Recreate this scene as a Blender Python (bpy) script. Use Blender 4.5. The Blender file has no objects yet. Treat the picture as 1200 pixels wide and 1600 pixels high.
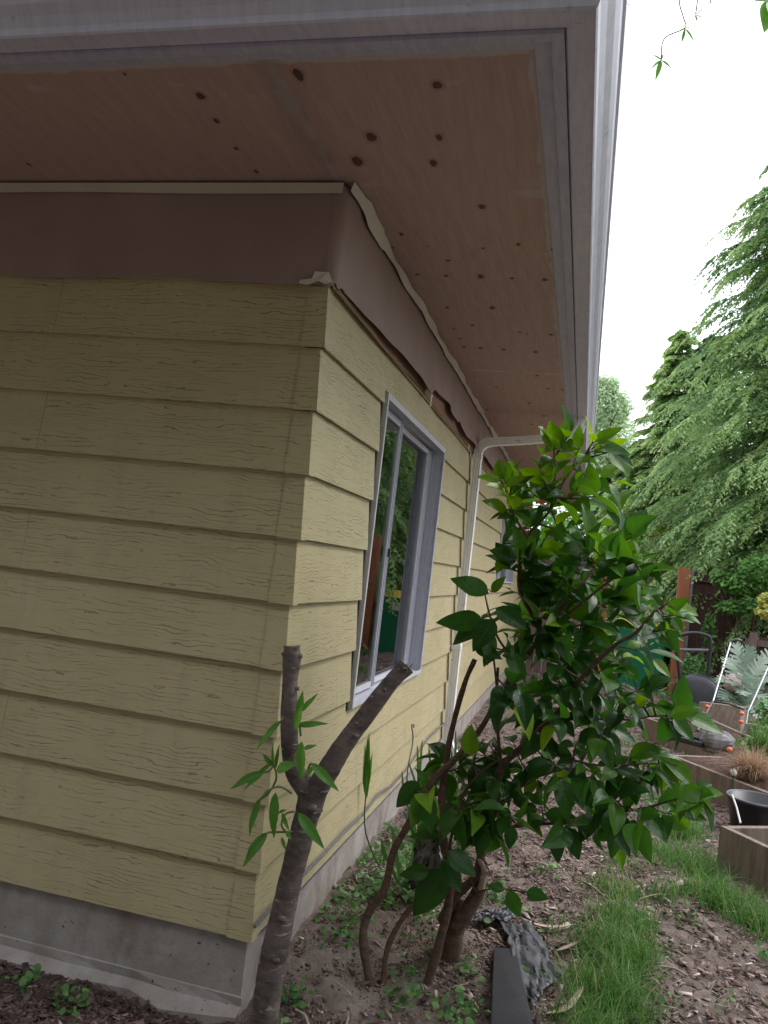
import bpy, math, random
import numpy as np
from mathutils import Matrix, Vector
random.seed(7); rng = np.random.default_rng(7)
SC = bpy.context.scene; COL = SC.collection
R_ = math.radians

# ------------------------------------------------------------------ camera
CP = np.array([0.8695, -2.3975, 1.4211]); FPX = 1283.17
def cam_axes(yaw, pitch, roll):
    f = np.array([math.sin(yaw)*math.cos(pitch), math.cos(yaw)*math.cos(pitch), math.sin(pitch)])
    r = np.cross(f, [0, 0, 1]); r = r/np.linalg.norm(r); u = np.cross(r, f)
    c, s = math.cos(roll), math.sin(roll)
    return c*r+s*u, -s*r+c*u, f
CR, CU, CF = cam_axes(-0.2453029, 0.0633253, 0.1157476)
cam = bpy.data.cameras.new('camera'); co = bpy.data.objects.new('camera', cam); COL.objects.link(co)
M4 = Matrix.Identity(4)
for i in range(3):
    M4[i][0] = CR[i]; M4[i][1] = CU[i]; M4[i][2] = -CF[i]; M4[i][3] = CP[i]
co.matrix_world = M4
cam.sensor_fit = 'VERTICAL'; cam.sensor_height = 36; cam.lens = 36*FPX/1600
cam.clip_start = 0.05; cam.clip_end = 500
cam.dof.use_dof = False
SC.camera = co
SC.render.resolution_x = 768; SC.render.resolution_y = 1024

# ------------------------------------------------------------------ world: overcast
SUN_EL, SUN_AZ = R_(48), R_(32)      # direction towards the bright part of the cloud cover
w = bpy.data.worlds.new('World'); SC.world = w; w.use_nodes = True
nt = w.node_tree; nt.nodes.clear()
N = nt.nodes.new; Lk = nt.links.new
sky = N('ShaderNodeTexSky'); sky.sky_type = 'NISHITA'; sky.sun_disc = False
sky.sun_elevation = SUN_EL; sky.sun_rotation = R_(90)-SUN_AZ
tc = N('ShaderNodeTexCoord'); ns = N('ShaderNodeTexNoise'); ns.inputs['Scale'].default_value = 2.2; ns.inputs['Detail'].default_value = 5
Lk(tc.outputs['Generated'], ns.inputs['Vector'])
rp = N('ShaderNodeValToRGB'); Lk(ns.outputs['Fac'], rp.inputs['Fac'])
rp.color_ramp.elements[0].position = .3; rp.color_ramp.elements[0].color = (9.6, 10.0, 10.8, 1)
rp.color_ramp.elements[1].position = .7; rp.color_ramp.elements[1].color = (11.6, 11.8, 12.3, 1)
mx = N('ShaderNodeMixRGB'); mx.inputs['Fac'].default_value = .88
Lk(sky.outputs['Color'], mx.inputs['Color1']); Lk(rp.outputs['Color'], mx.inputs['Color2'])
sx = N('ShaderNodeSeparateXYZ'); Lk(tc.outputs['Generated'], sx.inputs[0])
def wm(op, a, b_):
    n = N('ShaderNodeMath'); n.operation = op
    for i, v in ((0, a), (1, b_)):
        if hasattr(v, 'links'): Lk(v, n.inputs[i])
        else: n.inputs[i].default_value = v
    return n.outputs[0]
def wr(v, a, b_, lo, hi):
    n = N('ShaderNodeMapRange'); n.interpolation_type = 'SMOOTHSTEP'; Lk(v, n.inputs[0])
    for i, q in enumerate((a, b_, lo, hi)): n.inputs[i+1].default_value = q
    return n.outputs[0]
# low sky behind the camera dimmed, added to darken the front wall
toward = wr(wm('ADD', wm('MULTIPLY', sx.outputs['X'], .62), wm('MULTIPLY', sx.outputs['Y'], .78)), -.02, .58, 0., 1.)
low_dim = wr(sx.outputs['Z'], .05, .45, .12, 1.)
fac = wm('MAXIMUM', toward, low_dim)
mz = N('ShaderNodeMixRGB'); mz.blend_type = 'MULTIPLY'; mz.inputs['Fac'].default_value = 1
Lk(mx.outputs['Color'], mz.inputs['Color1']); Lk(fac, mz.inputs['Color2']); mx = mz
bg = N('ShaderNodeBackground'); bg.inputs['Strength'].default_value = 0.13
wo = N('ShaderNodeOutputWorld'); Lk(mx.outputs['Color'], bg.inputs['Color']); Lk(bg.outputs['Background'], wo.inputs['Surface'])
sl = bpy.data.lights.new('sun', 'SUN'); sl.energy = 1.3; sl.angle = R_(32); sl.color = (1, .97, .93)
so = bpy.data.objects.new('sun', sl); COL.objects.link(so)
sd = Vector((math.cos(SUN_EL)*math.cos(SUN_AZ), math.cos(SUN_EL)*math.sin(SUN_AZ), math.sin(SUN_EL)))
so.rotation_euler = sd.to_track_quat('Z', 'Y').to_euler(); so.location = (6, 6, 12)
SC.view_settings.view_transform = 'Standard'; SC.view_settings.look = 'None'
SC.view_settings.gamma = 1; SC.view_settings.exposure = 0.74
SC.cycles.max_bounces = 8; SC.cycles.transparent_max_bounces = 8
SC.cycles.use_denoising = True

# ------------------------------------------------------------------ calibration helpers (pixels of the 1200x1600 photo -> points at a true depth)
def ray(px, py):
    return CR*(px-600)/FPX + CU*(800-py)/FPX + CF
def on(ax, v, px, py):
    d = ray(px, py); return CP + d*(v-CP[ax])/d[ax]
def at(px, py, Y): return on(1, Y, px, py)

# ------------------------------------------------------------------ node material helpers
def mat(name):
    m = bpy.data.materials.new(name); m.use_nodes = True
    return m, m.node_tree, m.node_tree.nodes['Principled BSDF']
def nd(t, kind, **kw):
    n = t.nodes.new('ShaderNode'+kind)
    for k, v in kw.items():
        if hasattr(n, k): setattr(n, k, v)
        else: n.inputs[k.replace('_', ' ')].default_value = v
    return n
def noise(t, vec, scale, detail=4, rough=.55, dist=0):
    n = nd(t, 'TexNoise'); n.inputs['Scale'].default_value = scale; n.inputs['Detail'].default_value = detail
    n.inputs['Roughness'].default_value = rough; n.inputs['Distortion'].default_value = dist
    if vec is not None: t.links.new(vec, n.inputs['Vector'])
    return n.outputs['Fac']
def ramp(t, fac, stops, interp='LINEAR'):
    r = nd(t, 'ValToRGB'); r.color_ramp.interpolation = interp
    e = r.color_ramp.elements
    while len(e) < len(stops): e.new(.5)
    for i, (p, c) in enumerate(stops):
        e[i].position = p; e[i].color = (*c, 1) if isinstance(c, tuple) else (c, c, c, 1)
    t.links.new(fac, r.inputs['Fac']); return r.outputs['Color']
def mixc(t, fac, a, b, mode='MIX'):
    m = nd(t, 'MixRGB', blend_type=mode)
    for s, v in ((0, fac), (1, a), (2, b)):
        if hasattr(v, 'links'): t.links.new(v, m.inputs[s])
        else: m.inputs[s].default_value = v if isinstance(v, float) else (*v, 1)
    return m.outputs['Color']
def mapping(t, scale=(1, 1, 1), rot=(0, 0, 0), loc=(0, 0, 0), vec=None):
    if vec is None: vec = nd(t, 'TexCoord').outputs['Object']
    m = nd(t, 'Mapping'); m.inputs['Scale'].default_value = scale; m.inputs['Rotation'].default_value = rot; m.inputs['Location'].default_value = loc
    t.links.new(vec, m.inputs['Vector']); return m.outputs['Vector']
def bump(t, b, h, strength=.3, dist=.01, prev=None):
    n = nd(t, 'Bump'); n.inputs['Strength'].default_value = strength; n.inputs['Distance'].default_value = dist
    t.links.new(h, n.inputs['Height'])
    if prev: t.links.new(prev, n.inputs['Normal'])
    t.links.new(n.outputs['Normal'], b.inputs['Normal']); return n.outputs['Normal']
def math_(t, op, a, b=0.0, c=None):
    n = nd(t, 'Math', operation=op)
    for s, v in ((0, a), (1, b), (2, c)):
        if v is None: continue
        if hasattr(v, 'links'): t.links.new(v, n.inputs[s])
        else: n.inputs[s].default_value = v
    return n.outputs[0]
def setc(t, b, c):
    if hasattr(c, 'links'): t.links.new(c, b.inputs['Base Color'])
    else: b.inputs['Base Color'].default_value = (*c, 1)

def simple(name, c1, c2=None, rough=.6, scale=12, metal=0, bmp=0, bscale=60, spec=.5):
    m, t, b = mat(name); v = mapping(t)
    if c2: setc(t, b, mixc(t, ramp(t, noise(t, v, scale, 5), [(.3, 0.), (.7, 1.)]), c1, c2))
    else: setc(t, b, c1)
    b.inputs['Roughness'].default_value = rough; b.inputs['Metallic'].default_value = metal
    b.inputs['Specular IOR Level'].default_value = spec
    if bmp: bump(t, b, noise(t, v, bscale, 5), bmp, .005)
    return m

def siding_mat(name, axis):
    m, t, b = mat(name)
    o = nd(t, 'TexCoord').outputs['Object']
    se = nd(t, 'SeparateXYZ'); t.links.new(o, se.inputs[0])
    # long wandering grain lines pressed into the boards, broken into short runs
    w1 = noise(t, mapping(t, (3.4, 3.4, 13), vec=o), 1.3, 4, .55); w2 = noise(t, mapping(t, (16, 16, 40), vec=o), 1.0, 2, .5)
    ph = math_(t, 'ADD', math_(t, 'MULTIPLY', se.outputs['Z'], 520.), math_(t, 'ADD', math_(t, 'MULTIPLY', w1, 34.), math_(t, 'MULTIPLY', w2, 5.)))
    crack = ramp(t, math_(t, 'SINE', ph), [(.84, 0.), (.98, 1.)])
    msk = ramp(t, noise(t, mapping(t, (5.5, 5.5, 80), vec=o), 1., 2, .5), [(.44, 0.), (.52, 1.)])
    big = ramp(t, noise(t, mapping(t, (2, 2, 6), vec=o), 1.7, 3), [(.36, .25), (.56, 1.)])
    ck = math_(t, 'MULTIPLY', math_(t, 'MULTIPLY', crack, msk), big)
    base = mixc(t, ramp(t, noise(t, mapping(t, (1.2, 1.2, 1), vec=o), 2.0, 6, .6), [(.35, 0.), (.7, 1.)]), (.46, .39, .225), (.52, .445, .268))
    crs = math_(t, 'FLOOR', math_(t, 'MULTIPLY', math_(t, 'SUBTRACT', se.outputs['Z'], .2695), 5.))
    wn = nd(t, 'TexWhiteNoise', noise_dimensions='1D'); t.links.new(crs, wn.inputs['W'])
    base = mixc(t, math_(t, 'MULTIPLY', wn.outputs['Value'], .16), base, (.40, .335, .20))
    strk = ramp(t, noise(t, mapping(t, (9, 9, .7), vec=o), 2.0, 5, .6), [(.56, 0.), (.74, 1.)])
    base = mixc(t, math_(t, 'MULTIPLY', strk, .22), base, (.30, .26, .19))
    dirt = ramp(t, noise(t, mapping(t, (2.2, 2.2, .9), vec=o), 3.1, 6, .65), [(.58, 0.), (.8, 1.)])
    base = mixc(t, math_(t, 'MULTIPLY', dirt, .35), base, (.27, .22, .15))
    spots = ramp(t, noise(t, o, 26, 3, .5), [(.735, 0.), (.77, 1.)])
    base = mixc(t, math_(t, 'MULTIPLY', spots, .5), base, (.14, .10, .07))
    mil = math_(t, 'MULTIPLY', ramp(t, noise(t, mapping(t, (2.3, 2.3, 5), (0, 0, 0), (3.1, 0, .4), vec=o), 1.9, 5, .7), [(.66, 0.), (.74, 1.)]), ramp(t, noise(t, o, 40, 4), [(.42, 0.), (.6, 1.)]))
    base = mixc(t, math_(t, 'MULTIPLY', mil, .6), base, (.15, .11, .08))
    base = mixc(t, math_(t, 'MULTIPLY', ck, .56), base, (.13, .10, .06))
    setc(t, b, base); b.inputs['Roughness'].default_value = .5; b.inputs['Specular IOR Level'].default_value = .4
    fine = noise(t, mapping(t, (12, 12, 160), vec=o), 2, 3)
    h = math_(t, 'ADD', math_(t, 'MULTIPLY', ck, -1.0), math_(t, 'MULTIPLY', fine, .25))
    bump(t, b, h, .6, .003)
    return m
M = {}
M['side_x'] = siding_mat('painted_siding_front', 'x'); M['side_y'] = siding_mat('painted_siding_side', 'y')
M['dark'] = simple('wall_gap_dark', (.02, .018, .016), rough=.9)

def concrete():
    m, t, b = mat('foundation_concrete'); o = nd(t, 'TexCoord').outputs['Object']
    c = mixc(t, ramp(t, noise(t, o, 5, 7, .65), [(.3, 0.), (.7, 1.)]), (.27, .225, .205), (.40, .36, .345))
    c = mixc(t, math_(t, 'MULTIPLY', ramp(t, noise(t, mapping(t, (3, 3, 1.2), vec=o), 2.3, 4), [(.50, 0.), (.68, 1.)]), .6), c, (.19, .13, .11))
    c = mixc(t, ramp(t, noise(t, o, 45, 2), [(.70, 0.), (.73, 1.)]), c, (.06, .05, .045))
    c = mixc(t, math_(t, 'MULTIPLY', ramp(t, noise(t, o, 14, 5), [(.5, 0.), (.75, 1.)]), .35), c, (.55, .53, .53))
    setc(t, b, c); b.inputs['Roughness'].default_value = .9
    bump(t, b, noise(t, o, 60, 6, .7), .5, .006); return m
M['conc'] = concrete()

def plywood():
    m, t, b = mat('soffit_plywood'); o = nd(t, 'TexCoord').outputs['Object']
    wv = nd(t, 'TexWave', wave_type='BANDS', bands_direction='X'); wv.inputs['Scale'].default_value = 2.2
    wv.inputs['Distortion'].default_value = 9; wv.inputs['Detail'].default_value = 3; wv.inputs['Detail Scale'].default_value = .9
    t.links.new(mapping(t, (2.2, .55, 1), vec=o), wv.inputs['Vector'])
    c = mixc(t, wv.outputs['Fac'], (.405, .28, .242), (.43, .30, .259))
    c = mixc(t, ramp(t, noise(t, mapping(t, (34, 2.2, 1), vec=o), 3, 5), [(.4, 0.), (.75, 1.)]), c, (.345, .24, .215))
    se = nd(t, 'SeparateXYZ'); t.links.new(o, se.inputs[0])
    # whitish filler left along the panel joints
    n1 = noise(t, o, 9, 4)
    def seam(coord, pos, wid):
        d = math_(t, 'ABSOLUTE', math_(t, 'SUBTRACT', coord, pos))
        d = math_(t, 'SUBTRACT', wid, d); d = math_(t, 'ADD', d, math_(t, 'MULTIPLY', math_(t, 'SUBTRACT', n1, .5), .1))
        return ramp(t, d, [(.0, 0.), (.02, 1.)])
    inx = ramp(t, se.outputs['Y'], [(.0, 1.), (.01, 0.)])
    f = math_(t, 'MULTIPLY', seam(se.outputs['X'], .005, .020), inx)
    for p in (2.25, 4.68): f = math_(t, 'MAXIMUM', f, seam(se.outputs['Y'], p, .010))
    pat = ramp(t, noise(t, mapping(t, (1.2, 2.4, 1), vec=o), 3.4, 4), [(.66, 0.), (.72, 1.)])
    f = math_(t, 'MAXIMUM', math_(t, 'MULTIPLY', f, .8), math_(t, 'MULTIPLY', pat, .4))
    # rough sealer band beside the fascia
    edge = math_(t, 'MAXIMUM', math_(t, 'SUBTRACT', se.outputs['X'], .632), math_(t, 'SUBTRACT', -.620, se.outputs['Y']))
    edge = math_(t, 'ADD', edge, math_(t, 'MULTIPLY', math_(t, 'SUBTRACT', n1, .5), .05))
    f = math_(t, 'MAXIMUM', f, math_(t, 'MULTIPLY', ramp(t, edge, [(.0, 0.), (.006, 1.)]), .75))
    c = mixc(t, f, c, (.47, .43, .43))
    # darker band along the wall line, broken by noise
    wal = math_(t, 'SUBTRACT', .07, math_(t, 'ABSOLUTE', se.outputs['X']))
    wal = math_(t, 'ADD', wal, math_(t, 'MULTIPLY', math_(t, 'SUBTRACT', noise(t, o, 3.5, 3), .5), .22))
    c = mixc(t, math_(t, 'MULTIPLY', ramp(t, wal, [(.0, 0.), (.07, 1.)]), .55), c, (.22, .17, .16))
    setc(t, b, c); b.inputs['Roughness'].default_value = .75
    bump(t, b, noise(t, mapping(t, (60, 8, 1), vec=o), 2, 4), .2, .002); return m
M['ply'] = plywood()
M['knot'] = simple('plywood_knot', (.060, .028, .030), (.10, .05, .045), .7, 80)
M['halo'] = simple('knot_ring', (.33, .20, .16), (.38, .235, .185), .75, 60)
M['gutter'] = simple('weathered_white_metal', (.52, .50, .60), (.62, .60, .69), .38, 7, bmp=.05, bscale=9, spec=.6)
def streaky(name, c1, c2, rough):
    m, t, b = mat(name); o = nd(t, 'TexCoord').outputs['Object']
    c = mixc(t, ramp(t, noise(t, mapping(t, (30, 5, 1.2), vec=o), 2.4, 6, .6), [(.35, 0.), (.72, 1.)]), c1, c2)
    c = mixc(t, math_(t, 'MULTIPLY', ramp(t, noise(t, o, 24, 4), [(.64, 0.), (.72, 1.)]), .5), c, (.25, .23, .26))
    setc(t, b, c); b.inputs['Roughness'].default_value = rough; b.inputs['Specular IOR Level'].default_value = .6
    bump(t, b, noise(t, mapping(t, (4, 9, 4), vec=o), 3, 3), .15, .01); return m
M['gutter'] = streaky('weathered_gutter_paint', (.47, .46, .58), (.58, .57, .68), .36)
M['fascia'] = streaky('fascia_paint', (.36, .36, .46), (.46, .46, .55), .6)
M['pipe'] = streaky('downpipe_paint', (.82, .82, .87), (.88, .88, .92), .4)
M['alu'] = simple('brushed_aluminium', (.58, .58, .64), (.66, .66, .72), .34, 30, metal=.1)
M['aludark'] = simple('window_track_grey', (.46, .46, .56), (.54, .54, .64), .4, 30)
M['rubber'] = simple('black_gasket', (.02, .02, .025), rough=.6)
M['roof'] = simple('roof_shingle', (.06, .055, .05), (.10, .09, .085), .9, 20, bmp=.6, bscale=40)
M['curtain'] = simple('white_curtain', (.86, .86, .87), (.82, .82, .84), .9, 5)
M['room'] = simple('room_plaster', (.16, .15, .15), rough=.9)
def paper(name, c1, c2):
    m, t, b = mat(name); o = nd(t, 'TexCoord').outputs['Object']
    setc(t, b, mixc(t, ramp(t, noise(t, o, 4, 4), [(.35, 0.), (.7, 1.)]), c1, c2)); b.inputs['Roughness'].default_value = .62
    b.inputs['Specular IOR Level'].default_value = .3
    bump(t, b, noise(t, mapping(t, (1, 1, .6), vec=o), 7, 3), .35, .02); return m
M['paper'] = paper('kraft_masking_paper', (.265, .188, .165), (.305, .218, .195))
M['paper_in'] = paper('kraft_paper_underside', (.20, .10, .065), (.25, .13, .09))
M['tape'] = paper('masking_tape_cream', (.52, .48, .40), (.60, .56, .47))
def glass():
    m = bpy.data.materials.new('window_glass'); m.use_nodes = True; t = m.node_tree; t.nodes.clear()
    out = nd(t, 'OutputMaterial'); mixs = nd(t, 'MixShader'); fr = nd(t, 'Fresnel'); fr.inputs['IOR'].default_value = 2.2
    g = nd(t, 'BsdfGlossy'); g.inputs['Roughness'].default_value = .015; g.inputs['Color'].default_value = (.95, .97, .96, 1)
    tr = nd(t, 'BsdfTransparent'); tr.inputs['Color'].default_value = (.93, .95, .94, 1)
    t.links.new(fr.outputs[0], mixs.inputs[0]); t.links.new(tr.outputs[0], mixs.inputs[1]); t.links.new(g.outputs[0], mixs.inputs[2]); t.links.new(mixs.outputs[0], out.inputs['Surface'])
    return m
M['glass'] = glass()

def soil():
    m, t, b = mat('garden_soil'); o = nd(t, 'TexCoord').outputs['Object']
    c = mixc(t, ramp(t, noise(t, o, 3.5, 8, .65), [(.3, 0.), (.7, 1.)]), (.16, .12, .107), (.31, .25, .222))
    vo = nd(t, 'TexVoronoi'); vo.inputs['Scale'].default_value = 55; t.links.new(mapping(t, (1, .6, 1), (0, 0, .6), vec=o), vo.inputs['Vector'])
    c = mixc(t, .35, c, ramp(t, vo.outputs['Color'], [(.2, (.07, .045, .04)), (.6, (.17, .12, .10)), (.95, (.34, .27, .24))]))
    # dry pale dirt under the shrub
    se = nd(t, 'SeparateXYZ'); t.links.new(o, se.inputs[0])
    dx = math_(t, 'SUBTRACT', se.outputs['X'], .27); dy = math_(t, 'SUBTRACT', se.outputs['Y'], .38)
    d = math_(t, 'SQRT', math_(t, 'ADD', math_(t, 'MULTIPLY', dx, dx), math_(t, 'MULTIPLY', math_(t, 'MULTIPLY', dy, dy), .6)))
    d = math_(t, 'ADD', d, math_(t, 'MULTIPLY', math_(t, 'SUBTRACT', noise(t, o, 9, 6), .5), .35))
    c = mixc(t, ramp(t, d, [(.08, .75), (.24, 0.)]), c, (.36, .30, .27))
    setc(t, b, c); b.inputs['Roughness'].default_value = .95; b.inputs['Specular IOR Level'].default_value = .2
    bump(t, b, noise(t, o, 38, 8, .7), .9, .02); return m
M['soil'] = soil()
def attr_mat(name, stops, rough=.8, transl=0., bmp=0, spec=.3):
    m, t, b = mat(name); a = nd(t, 'Attribute', attribute_name='luv'); se = nd(t, 'SeparateXYZ'); t.links.new(a.outputs['Vector'], se.inputs[0])
    c = ramp(t, se.outputs['Z'], stops); setc(t, b, c)
    b.inputs['Roughness'].default_value = rough; b.inputs['Specular IOR Level'].default_value = spec
    if transl:
        ts = nd(t, 'BsdfTranslucent'); mc = mixc(t, .5, c, (.35, .6, .05), 'MIX'); hs = nd(t, 'HueSaturation'); hs.inputs['Value'].default_value = 1.5
        t.links.new(c, hs.inputs['Color']); t.links.new(hs.outputs[0], ts.inputs['Color'])
        ms = nd(t, 'MixShader'); ms.inputs[0].default_value = transl
        t.links.new(b.outputs[0], ms.inputs[1]); t.links.new(ts.outputs[0], ms.inputs[2])
        t.links.new(ms.outputs[0], t.nodes['Material Output'].inputs['Surface'])
    if bmp: bump(t, b, noise(t, mapping(t), 90, 4), bmp, .003)
    return m
M['chips'] = attr_mat('bark_chips', [(0, (.06, .038, .034)), (.4, (.16, .105, .095)), (.72, (.31, .22, .20)), (1, (.62, .53, .50))], .85)
M['grass'] = attr_mat('grass_blade', [(0, (.045, .11, .018)), (.6, (.08, .21, .035)), (.93, (.16, .33, .07)), (1, (.40, .38, .18))], .5, .35)
M['weed'] = attr_mat('weed_leaf', [(0, (.04, .10, .025)), (.7, (.10, .22, .06)), (1, (.18, .32, .10))], .55, .3)
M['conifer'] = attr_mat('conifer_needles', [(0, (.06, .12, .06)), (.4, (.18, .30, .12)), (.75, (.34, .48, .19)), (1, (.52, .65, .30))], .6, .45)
M['darkconifer'] = attr_mat('dark_conifer_needles', [(0, (.03, .06, .03)), (.6, (.07, .13, .05)), (1, (.14, .24, .07))], .6, .35)
M['birch'] = attr_mat('pale_tree_leaf', [(0, (.28, .38, .22)), (.6, (.42, .54, .34)), (1, (.56, .66, .46))], .5, .5)
M['vine'] = attr_mat('vine_leaf', [(0, (.05, .13, .035)), (.6, (.11, .25, .06)), (1, (.22, .42, .12))], .5, .4)
M['gold'] = attr_mat('golden_leaf', [(0, (.22, .28, .06)), (1, (.55, .55, .16))], .55, .35)
M['silver'] = attr_mat('silver_leaf', [(0, (.16, .24, .18)), (.6, (.30, .40, .32)), (1, (.48, .56, .48))], .6, .2)
M['dryg'] = attr_mat('dry_grass_blade', [(0, (.22, .13, .08)), (.6, (.42, .28, .18)), (1, (.60, .44, .30))], .7, .2)
M['blossom'] = simple('pink_petal', (.65, .10, .16), (.75, .2, .25), .5, 40)

def leaf_mat(name, stops, rough, transl, vein, coat=0.):
    m, t, b = mat(name); a = nd(t, 'Attribute', attribute_name='luv'); se = nd(t, 'SeparateXYZ'); t.links.new(a.outputs['Vector'], se.inputs[0])
    c = ramp(t, se.outputs['Z'], stops)
    c = mixc(t, math_(t, 'MULTIPLY', ramp(t, noise(t, mapping(t), 30, 4), [(.4, 0.), (.7, 1.)]), .25), c, (.012, .04, .006))
    c = mixc(t, math_(t, 'MULTIPLY', ramp(t, noise(t, mapping(t), 75, 3), [(.70, 0.), (.74, 1.)]), .6), c, (.20, .16, .05))
    au = math_(t, 'ABSOLUTE', se.outputs['X'])
    mid = ramp(t, au, [(.02, 1.), (.055, 0.)])
    ph = math_(t, 'MULTIPLY', math_(t, 'SUBTRACT', se.outputs['Y'], math_(t, 'MULTIPLY', au, .16)), 52.)
    vn = ramp(t, math_(t, 'SINE', ph), [(.80, 0.), (1., 1.)])
    c2 = mixc(t, math_(t, 'ADD', math_(t, 'MULTIPLY', mid, .55), math_(t, 'MULTIPLY', vn, .16)), c, vein)
    setc(t, b, c2); b.inputs['Roughness'].default_value = rough; b.inputs['Specular IOR Level'].default_value = .27
    b.inputs['Coat Weight'].default_value = coat; b.inputs['Coat Roughness'].default_value = .18
    bump(t, b, math_(t, 'ADD', math_(t, 'MULTIPLY', vn, -.5), math_(t, 'MULTIPLY', mid, -1.)), .35, .002)
    ts = nd(t, 'BsdfTranslucent'); hs = nd(t, 'HueSaturation'); hs.inputs['Value'].default_value = 2.1; hs.inputs['Hue'].default_value = .485; hs.inputs['Saturation'].default_value = 1.1
    t.links.new(c, hs.inputs['Color']); t.links.new(hs.outputs[0], ts.inputs['Color'])
    ms = nd(t, 'MixShader'); ms.inputs[0].default_value = transl
    t.links.new(b.outputs[0], ms.inputs[1]); t.links.new(ts.outputs[0], ms.inputs[2])
    t.links.new(ms.outputs[0], t.nodes['Material Output'].inputs['Surface'])
    return m
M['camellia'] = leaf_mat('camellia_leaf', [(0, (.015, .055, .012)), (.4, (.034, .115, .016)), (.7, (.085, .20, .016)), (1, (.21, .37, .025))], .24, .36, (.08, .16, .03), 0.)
M['peach'] = leaf_mat('young_tree_leaf', [(0, (.04, .13, .02)), (.6, (.07, .20, .03)), (1, (.12, .28, .05))], .4, .3, (.2, .35, .08), .1)
def bark(name, c1, c2, c3, sc):
    m, t, b = mat(name); o = nd(t, 'TexCoord').outputs['Object']
    c = mixc(t, ramp(t, noise(t, mapping(t, (1, 1, 2.2), vec=o), sc, 6, .65), [(.35, 0.), (.68, 1.)]), c1, c2)
    c = mixc(t, ramp(t, noise(t, mapping(t, (.7, .7, 3), vec=o), sc*2.1, 3), [(.63, 0.), (.7, 1.)]), c, c3)
    setc(t, b, c); b.inputs['Roughness'].default_value = .8
    bump(t, b, noise(t, mapping(t, (1, 1, 1.5), vec=o), sc*2.5, 7, .7), .6, .006); return m
M['bark'] = bark('pruned_tree_bark', (.045, .032, .029), (.15, .115, .105), (.27, .25, .22), 17)
M['twig'] = bark('shrub_bark', (.060, .032, .024), (.15, .085, .06), (.22, .15, .12), 30)
M['cut'] = simple('cut_wood', (.20, .11, .07), (.34, .22, .14), .8, 90)
M['palecut'] = simple('pale_dead_wood', (.34, .25, .20), (.48, .38, .32), .8, 60, bmp=.4)
M['ctrunk'] = bark('conifer_bark', (.05, .035, .025), (.10, .07, .05), (.14, .1, .08), 8)
def boards(name, c1, c2, n):
    m, t, b = mat(name); o = nd(t, 'TexCoord').outputs['Object']
    c = mixc(t, ramp(t, noise(t, mapping(t, (7, 7, .6), vec=o), n, 6, .6), [(.3, 0.), (.7, 1.)]), c1, c2)
    setc(t, b, c); b.inputs['Roughness'].default_value = .8
    bump(t, b, noise(t, mapping(t, (20, 20, 1.5), vec=o), n, 5), .4, .004); return m
M['fence'] = boards('stained_fence_board', (.055, .026, .026), (.12, .055, .05), 4)
M['gate'] = boards('greyed_gate_board', (.14, .09, .085), (.22, .15, .14), 4)
M['post'] = boards('orange_stained_post', (.27, .085, .04), (.36, .13, .065), 4)
M['bed'] = boards('weathered_timber', (.15, .11, .09), (.30, .235, .195), 5)
M['bedtop'] = simple('weathered_timber_edge', (.30, .25, .21), (.40, .34, .30), .85, 14, bmp=.4)
M['binplastic'] = simple('green_bin_plastic', (.01, .17, .085), (.015, .2, .10), .4, 6)
M['yellow'] = simple('yellow_bin_lid', (.75, .48, .03), rough=.4)
M['blackpl'] = simple('black_plastic', (.018, .018, .024), (.035, .035, .045), .38, 9, bmp=.1)
M['sheet'] = simple('black_weed_barrier', (.04, .038, .05), (.085, .08, .10), .42, 14, bmp=.6, bscale=26, spec=.7)
M['chrome'] = simple('steel_tube', (.40, .40, .43), rough=.35, metal=.9)
M['orange'] = simple('orange_knob', (.85, .17, .04), rough=.4)
M['white'] = simple('white_plastic', (.7, .7, .68), rough=.5)
M['mower'] = simple('grey_mower_metal', (.13, .13, .15), (.2, .2, .22), .4, 12)
M['rock'] = simple('grey_rock', (.14, .13, .14), (.26, .25, .26), .9, 9, bmp=.8, bscale=25)
M['bedsoil'] = simple('bed_soil', (.055, .030, .026), (.12, .072, .062), .95, 30, bmp=1., bscale=60, spec=.2)
M['straw'] = simple('dry_leaf', (.42, .32, .25), (.55, .44, .36), .7, 30)
M['seed'] = simple('dandelion_fluff', (.7, .7, .68), rough=.9)
M['shoot'] = simple('green_shoot', (.09, .16, .04), (.13, .10, .05), .5)
M['cable'] = simple('grey_cable', (.10, .10, .13), (.16, .16, .20), .5, 30)

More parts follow.
